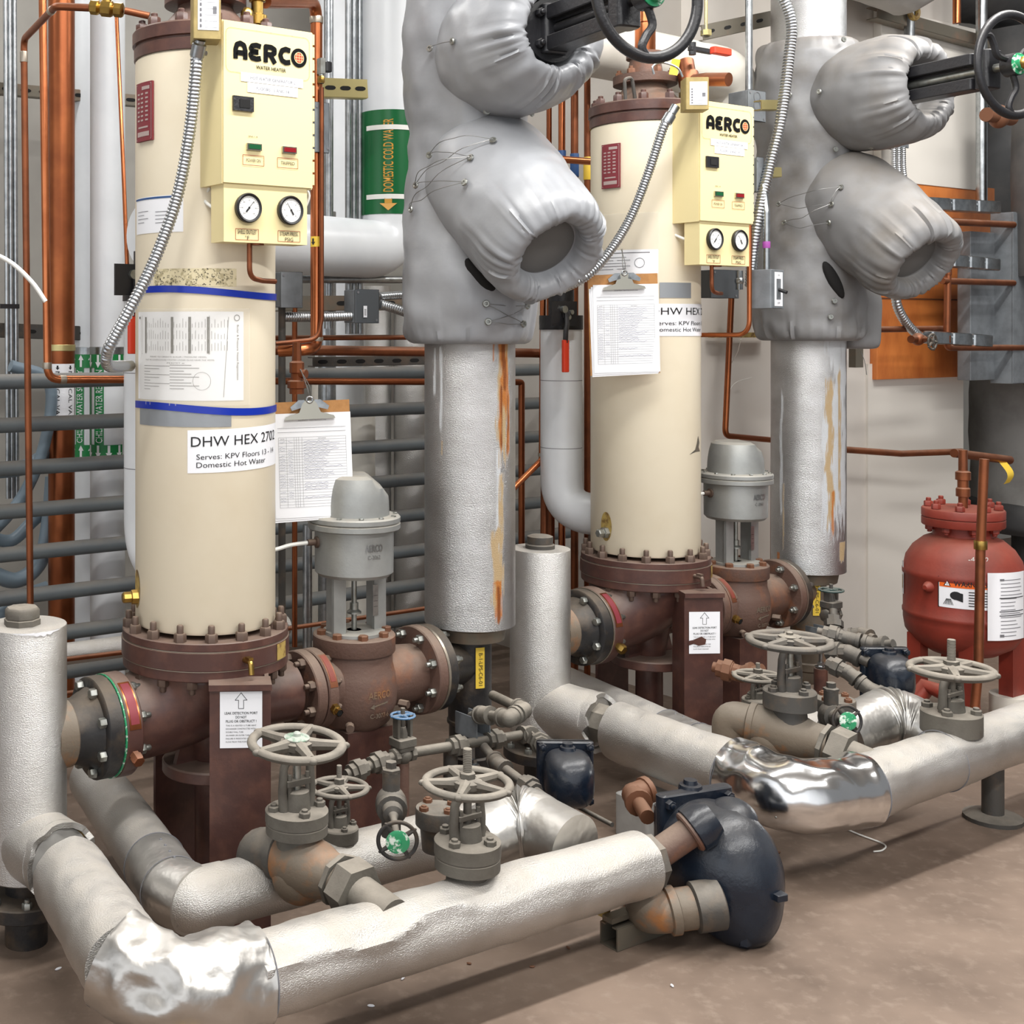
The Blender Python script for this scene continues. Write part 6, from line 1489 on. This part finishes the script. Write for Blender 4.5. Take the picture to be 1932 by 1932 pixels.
b = MB(); q = Pt(1890, 868, -.10); mp = flatmap(q-Z*.10-U*.025+N*.02, (U+Z*.1).normalized(), (Z-U*.12).normalized()); b.patch(mp, 0, 0, .05, .10, 0, 4, 8, fn=lambda x, y: .02*math.sin(y*40)); tag(b.build('yellow_tape', yellow), 'yellow tape flag dangling from the copper pipe above the red tank', 'tape')
# tank
tc = P(1817, 1200, 4.62); tc.z = 0; TY = tc.y
r_ = thing('red_tank', 'squat red pressure tank with bolted top flange and warning labels on the right', 'tank', tc)
zz = lambda y: zpx(y, TY)
b = MB(); R_ = .196
b.lathe(tc, Z, [(.03, zz(1238)), (.11, zz(1228)), (.165, zz(1210)), (.190, zz(1190)), (R_, zz(1170)), (R_, zz(1160)), (R_+.003, zz(1158)), (R_+.003, zz(1152)), (R_, zz(1150)), (R_, zz(1086)), (R_+.003, zz(1084)), (R_+.003, zz(1076)), (R_, zz(1073)), (.188, zz(1052)), (.165, zz(1032)), (.13, zz(1016)), (.10, zz(1009)), (.096, zz(985)), (.05, zz(983))], 56)
tb = b.build('tank_shell', redpaint, r_)
b = MB(); b.lathe(tc, Z, [(.09, zz(992)), (.134, zz(991)), (.136, zz(989)), (.136, zz(977)), (.131, zz(976)), (.131, zz(975)), (.136, zz(974)), (.136, zz(961)), (.133, zz(959)), (.02, zz(958))], 44); b.build('top_flange', redpaint, r_)
bolts(r_, tc+Z*zz(958), Z, .112, 8, .016, .018, .014, redpaint, .2, 'flange_bolt'); bolts(r_, tc+Z*zz(992), -Z, .112, 8, .015, .016, .01, redpaint, .2, 'flange_bolt')
for s_, t__ in ((-.12, .09), (.10, .12), (.10, -.10), (-.12, -.10)):
    q = tc+U*s_+N*t__; lb_ = .13 if s_ > 0 and t__ > 0 else 0; b = MB().box(V((q.x, q.y, (zz(1200)+lb_)/2)), (.05+.03*(lb_ > 0), .05, zz(1190)-lb_), U, -N); b.build('leg', redpaint, r_)
b = MB(); mp = cylmap(tc, R_+.001, 0, 0)
def tpx(px): return cyl_hit(tc, R_, px)[0]
Yn = TY-.17
a0, a1 = tpx(1771), tpx(1872); mp = cylmap(tc, R_+.0012, a0, zpx(1149, Yn)); w2, h2 = (a1-a0)*R_, zpx(1092, Yn)-zpx(1149, Yn)
b = MB().patch(mp, 0, 0, w2, h2, 0, 12); b.mat(1).patch(mp, w2*.02, h2*.68, w2*.98, h2*.97, .0008, 12); b.mat(2)
bord(b, mp, 0, 0, w2, h2, .003, .001); b.text('WARNING', mp, w2*.60, h2*.82, w2*.62, h2*.17, .0016, .02); b.add([mp(w2*x, h2*y, .0016) for x, y in ((.10, .72), (.24, .72), (.17, .93))], [(0, 1, 2)])
for i in range(6): b.patch(mp, w2*.56, h2*(.10+.09*i), w2*.93, h2*(.13+.09*i), .0012, 5)
b.add([mp(w2*(.33+.11*math.cos(t)), h2*(.42+.14*math.sin(t)), .0014) for t in [2*PI*i/14 for i in range(14)]], [tuple(range(14))]); b.add([mp(w2*x, h2*y, .0014) for x, y in ((.30, .30), (.46, .22), (.46, .5), (.4, .52))], [(0, 1, 2, 3)])
for i in range(7): b.strokes([[(w2*(.10+.03*i), h2*.1), (w2*(.16+.012*i), h2*.3)]], .0018, mp, .0014)
b.mat(0).add([mp(w2*x, h2*y, .0022) for x, y in ((.125, .735), (.215, .735), (.17, .88))], [(0, 1, 2)]); b.mat(2).strokes([[(w2*.17, h2*.76), (w2*.17, h2*.83)]], .002, mp, .0026)
b.build('warning_label', [labelw, orangel, ink], tb)
a0, a1 = tpx(1862), tpx(1929); mp = cylmap(tc, R_+.0046, a0, zpx(1205, Yn)); w2, h2 = (a1-a0)*R_, zpx(1078, Yn)-zpx(1205, Yn)
b = MB().patch(mp, 0, 0, w2, h2, .001, 14); b.mat(1)
for y in (.62, .42, .36): b.patch(mp, w2*.25, h2*y, w2*.95, h2*(y+.012), .002, 8)
b.mat(2)
for i in range(16):
    y = h2*(.06+.055*i); b.patch(mp, w2*.28, y, w2*(.55+.35*random.random()), y+h2*.010, .0018, 5)
b.patch(mp, w2*.26, h2*.05, w2*.36, h2*.09, .002, 3); b.patch(mp, w2*.26, h2*.88, w2*.36, h2*.91, .002, 3); b.build('instruction_label', [labelw, ink, inkgrey], tb)
a0 = tpx(1703.5); mp = cylmap(tc, R_+.0012, a0, zpx(1145, Yn)); b = MB().patch(mp, 0, 0, .03, .12, .001, 4); b.mat(1).patch(mp, .008, .02, .022, .07, .002, 3); b.build('side_label', [paper, yellowpaint], tb)
b = MB(); q = tpx(1752); d = V((math.cos(q), math.sin(q), 0)); b.lathe(tc+d*(R_-.004)+Z*zpx(1116, Yn), d, [(.022, 0), (.018, .012), (.013, .02), (.008, .026)], 14); b.build('side_plug', redpaint, tb)
b = MB(); q = tpx(1850); mp = cylmap(tc, .165, q, zz(1040)); b.text('-40-52', mp, 0, .0, .06, .018, .012); b.build('chalk_marks', cable, tb)
r_ = thing('tank_pedestal', 'white concrete pedestal below the red tank', 'pedestal', tc+U*.06-Z*.0); b = MB(); q = tc+U*.10+N*.12; b.cyl(V((q.x, q.y, 0)), V((q.x, q.y, .13)), .072, n=28); b.build('pedestal_block', whiteold, r_)
# pipes on the tank
q = P(1814, 960, TY); r_ = thing('brass_fitting', 'dull brass union stack on top of the red tank flange', 'pipe fitting', V((tc.x, tc.y, zz(958))))
b = MB(); q = V((tc.x, tc.y, zz(958))); b.lathe(q, Z, [(.016, 0), (.016, .04), (.024, .042), (.024, .07), (.019, .075), (.019, .10), (.026, .102), (.026, .13), (.016, .135), (.015, .21)], 10); b.build('fitting_body', copperdull, r_)
pipe('copper_pipe', 'upright copper pipe passing in front of the red tank labels', 'pipe', [P(1857, 866, 4.36), P(1850, 1030, 4.36), P(1846, 1262, 4.36), P(1838, 1345, 4.34)], .0155, copperdull, 0, extra=lambda b: (band(b, P(1850, 1028, 4.36), Z, .021, .03, 1), [brass])[-1])
pipe('copper_pipe', 'rusty pipe low between the red tank legs and right front handwheel', 'pipe', [P(1690, 1368, 4.3), P(1748, 1296, 4.3), P(1800, 1315, 4.2)], .03, redpaint)
# lagged duct and dark lagging at the far right
DC = Pt(1968, 830, -.55)
r_ = thing('lagged_duct', 'big pale canvas lagged duct at the right edge beside the red tank', 'duct', V((DC.x, DC.y, 0)))
b = MB(); lag(b, [V((DC.x, DC.y, .50)), V((DC.x, DC.y, 1.32))], .33, 56, .012, 3, step=.05); b.build('duct_lagging', ductgrey, r_)
b = MB(); puff(b, V((DC.x, DC.y, .52)), Z, U, [(.30, -.10, 0), (.335, -.06, .004), (.34, 0, .0), (.335, .05, 0), (.30, .07, 0)], 56, .012, 6); b.build('duct_collar', darkgrey, r_)
b = MB(); b.cyl(V((DC.x, DC.y, 0)), V((DC.x, DC.y, .45)), .14, n=24); b.build('duct_leg', darkgrey, r_)
q = P(2040, 610, 5.75); b = MB(); puff(b, q-Z*.32, Z, U, [(.05, 0, 0), (.22, .03, .01), (.27, .15, 0), (.27, .4, 0), (.22, .6, .01), (.06, .66, 0)], 56, .02, 5); tag(b.build('dark_lagging', darkgrey), 'dark grey padded valve lagging at the right edge under the trough', 'insulation jacket')
b = MB(); q = [P(1900, 60, 6.4), P(1912, 230, 6.4), P(1840, 420, 6.4), P(1760, 520, 6.6)]; b.tube(spline(q, 8), .17, 28); tag(b.build('dark_pipe', darkgrey), 'dark thick bent pipe in the shadows behind the right handwheel', 'pipe')
b = MB(); q = [P(1990, 150, 5.6), P(1985, 330, 5.6), P(1990, 520, 5.6)]; b.tube(q, .16, 28); tag(b.build('dark_pipe', darkgrey), 'dark upright pipe at the right edge below the handwheel', 'pipe')
b = MB(); q = P(1885, 220, 5.4); b.sphere(q, (.05, .04, .05), 16, 10); b.cyl(q-U*.1, q+U*.1, .03, n=14); tag(b.build('rusty_fitting', boltrust), 'small rusty fitting behind the lower rim of the right handwheel', 'pipe fitting')
r_ = thing('pipe_support', 'dark pipe stand under the right lagged pipe at the right edge', 'pipe support', V((2.12, 3.72, 0)))
b = MB(); q = V((2.14, 3.74, 0)); b.cyl(q, q+Z*.17, .03, n=16); b.lathe(q, Z, [(.08, 0), (.08, .012), (.04, .02)], 20); b.box(q+Z*.165, (.16, .06, .02), U, -N); b.build('stand', irondark, r_)
# conduits and bars, upper right
a = Pt(1852, -40, -.35); e = Pt(1850, 384, -.35); tag(MB().tube([a, V((a.x, a.y, e.z))], .024, 16).build('conduit', galv), 'bright upright conduit right of the white board', 'conduit')
a = Pt(1716, -40, -.4); e = Pt(1714, 92, -.4); tag(MB().tube([a, V((a.x, a.y, e.z))], .022, 16).build('conduit', galv), 'bright upright conduit above the right bonnet cover', 'conduit')
a = Pt(1805, -40, -.4); e = Pt(1804, 44, -.4); tag(MB().tube([a, V((a.x, a.y, e.z))], .017, 16).build('copper_pipe', copper), 'short bright copper pipe at the top right above the white board', 'pipe')
strut('angle_bar', 'long brown angle bar crossing the top right above the white board', Pt(1655, 22, -.40), Pt(1872, 82, -.40), .05, strutm, 1, .05, False)
b = MB(); q = Pt(1724, 22, -.38); b.torus(q, N, .03, .012, 20, 8); o = None; tag(b.build('pipe_clamp', yellowpaint), 'worn yellow pipe clamp around the conduit at the top right', 'clamp')
b = MB(); lag(b, [P(1600, -90, 5.2), P(1700, -45, 5.3), P(1790, -120, 5.45)], .16, 36, .02, 5, step=.05); tag(b.build('lagged_pipe', ductgrey), 'rough grey lagged pipe at the top behind the right silver riser', 'pipe')
b = MB(); q = Pt(1850, -10, -.7); lag(b, [q-U*.5+Z*.05, q+U*.9+Z*.05], .2, 32, .02, 5, step=.06); tag(b.build('dark_pipe', darkgrey), 'dark lagged pipe along the top right corner', 'pipe')
r_ = ebox('junction_box', 'small grey junction box below the right bonnet cover', 1694, 262, -.36, 62, 30, .07, boxgrey)
for i in range(3):
    px = 1686+9*i; flex('flexible_conduit', 'thin flexible conduit dropping from the small junction box, '+('left', 'middle', 'right')[i]+' of three', [Pt(px, 278, -.35), Pt(px+2, 330, -.35), Pt(px+16, 395, -.33)], .0098, .009, 10, group='conduits below the small junction box')
# between the right heater and its jacket
pipe('white_pipe', 'thick white jacketed pipe behind the top of the right heater', 'pipe', [Pt(1010, 70, -.36), Pt(1318, 130, -.36), Pt(1376, 141, -.36), Pt(1392, 260, -.39)], .1, whiteold, .16, n=32, seg=10)
r_ = thing('lever_valve', 'copper ball valve with red lever on the right heater outlet', 'valve', P(1300, 165, 4.25))
b = MB(); q0, q1 = P(1290, 95, 4.25), P(1302, 165, 4.20); b.lathe(q1, q0-q1, [(.03, 0), (.034, .01), (.034, .05), (.026, .055), (.026, .1)], 16); b.tube([q1+Z*.02, P(1330, 150, 4.15), P(1375, 150, 4.08)], .022, 16); b.build('valve_body', copperdull, r_)
b = MB(); q = P(1318, 94, 4.15); b.box(q+U*.012, (.11, .02, .014), U, -N, bev=.003); b.cyl(q-U*.03-Z*.02, q-U*.03+Z*.02, .012, n=8); hd = b.build('handle', blackpaint, r_)
b = MB(); b.box(P(1360, 97, 4.12), (.085, .024, .022), U, -N, bev=.006); b.build('handle_grip', redl, hd)
b = MB(); b.tube(spline([P(1234, 140, 4.05), P(1232, 125, 4.05), P(1250, 118, 4.05), P(1278, 128, 4.05), P(1288, 145, 4.05)], 6), .0035, 8); tag(b.build('sensor_wire', galv), 'silver sensor tube looping above the right relay box', 'wire')
b = MB(); mp = flatmap(P(1262, 140, 4.12), U, (Z+U*.3).normalized()); b.patch(mp, 0, 0, .04, .055, 0); tag(b.build('yellow_tag', yellow), 'yellow tag hanging below the black handwheel over the right heater', 'tag')
a = Pt(1413, -40, -.02); e = Pt(1409, 176, -.02); tag(MB().tube([a, V((a.x, a.y, e.z))], .0125, 14).build('conduit', galv), 'bright upright conduit dropping to the grey box right of the right control box', 'conduit')
strut('strut_channel', 'rusty slotted strut channel at the top between the right heater and jacket', Pt(1325, 62, -.30), Pt(1476, 30, -.30), .055, strutm, 5)
b = MB(); q = Pt(1332, 62, -.30); b.tube([q+Z*.3, q-Z*.0], .006, 8); b.lathe(q-Z*.01, Z, [(.02, 0), (.02, .02)], 6); tag(b.build('hanger_rod', zincy), 'threaded hanger rod left of the rusty strut at the top', 'rod')
ebox('junction_box', 'grey junction box with scrawled marking behind the top right of the right control box', 1426, 200, .0, 50, 56, .08, boxgrey, knock=2)
ebox('junction_box', 'small grey box with knockouts at the right edge of the right control box', 1432, 330, .10, 20, 64, .06, boxgrey, knock=3)
for i, y in enumerate((198, 325)): strut('strut_bracket', 'short yellow strut bracket clamping the flexible conduit, '+('upper', 'lower')[i], Pt(1436, y, .09), Pt(1474, y, .09), .03, zincy, 1, .03, False)
flex('flexible_conduit', 'long flexible steel conduit snaking down in front of the right jacket', [Pt(1466, -30, .12), Pt(1492, 40, .14), Pt(1488, 110, .14), Pt(1472, 230, .14), Pt(1450, 320, .12), Pt(1432, 400, .12), Pt(1421, 470, .10), Pt(1416, 540, .06)], .0165, .0105)
pipe('conduit', 'slim bright conduit with purple band above the switch box', 'conduit', [Pt(1440, 350, .12), Pt(1446, 400, .14), Pt(1446, 520, .14)], .0115, galv, .05, extra=lambda b: (band(b, Pt(1446, 462, .14), Z, .0125, .022, 1), [purple])[-1])
q = Pt(1446, 546, .14); r_ = thing('switch_box', 'grey switch box with toggle and white legend on the right jacket', 'electrical box', q-Z*.07)
Ys = q.y; e_ = V((.72, .69, 0)).normalized(); en_ = V((e_.y, -e_.x, 0))
b = MB(); b.box(q, (.098, .075, .128), e_, -en_, bev=.004); b.build('box_body', boxgrey, r_)
fc = q+en_*.0385; b = MB().box(fc, (.072, .004, .125), e_, -en_); mp = flatmap(fc+en_*.0022, e_, Z)
b.mat(1).patch(mp, -.030, -.056, .030, .056, .0005); b.mat(0).patch(mp, -.016, -.034, .016, .034, .001); b.mat(2).text('ON', mp, 0, .046, .014, .006, .0012); b.text('OFF', mp, 0, -.046, .018, .006, .0012); b.disc(mp, 0, .024, .004, .0015); b.disc(mp, 0, -.024, .004, .0015); fp = b.build('face_plate', [boxgrey, labelw, inkgrey], r_)
b = MB(); b.tube([fc, fc+en_*.03-Z*.012], .006, 10); b.build('toggle', black, r_)
ebox('junction_box', 'dark grey junction box under the right gauge panel', 1366, 536, -.08, 76, 52, .07, boxdark)
b = MB(); q = Pt(1395, 530, -.02); b.sphere(q, .016, 12, 8); b.cyl(q-Z*.03, q+Z*.035, .012, n=10); tag(b.build('conduit_connector', galv), 'small shiny connector on the dark box under the right gauge panel', 'connector')
pipe('copper_pipe', 'bright thin copper tube bending left at knee height beside the right control box', 'pipe', [Pt(1414, 418, .14), Pt(1414, 632, .14), Pt(1322, 632, -.04)], .0078, copper, .05)
pipe('copper_pipe', 'brown copper pipe dropping behind the right actuator and turning right', 'pipe', [Pt(1380, 560, -.40), Pt(1368, 822, -.40), Pt(1475, 832, -.40)], .0115, copperdark, .03)
pipe('steel_post', 'rusty narrow steel post behind the right silver riser', 'post', [Pt(1462, 600, -.3), Pt(1460, 1120, -.3)], .014, boltrust)
b = MB(); q = Pt(1398, 632, -.46); b.box(q, (.36, .03, .02), U, -N); tag(b.build('wall_rail', yellowpaint), 'short worn rail on the wall behind the right heater', 'rail')
b = MB(); b.tube(spline([Pt(1398, 640, .0), Pt(1390, 668, -.3), Pt(1372, 700, -.46), Pt(1366, 728, -.46)], 5), .0012, 5); tag(b.build('loose_wire', cable), 'thin loose wire hanging on the wall above the right actuator', 'wire')
b = MB(); b.tube(spline([Pt(1418, 712, -.47), Pt(1388, 722, -.47), Pt(1374, 742, -.47), Pt(1364, 768, -.47)], 5), .0012, 5); tag(b.build('loose_wire', cable), 'thin curved wire stuck on the wall just above the right actuator dome', 'wire')
b = MB(); q = Pt(1615, 660, -.2); b.box(q, (.05, .03, .14), U, -N); tag(b.build('metal_bracket', strutm), 'narrow metal bracket on the wall below the right jacket flap', 'bracket')
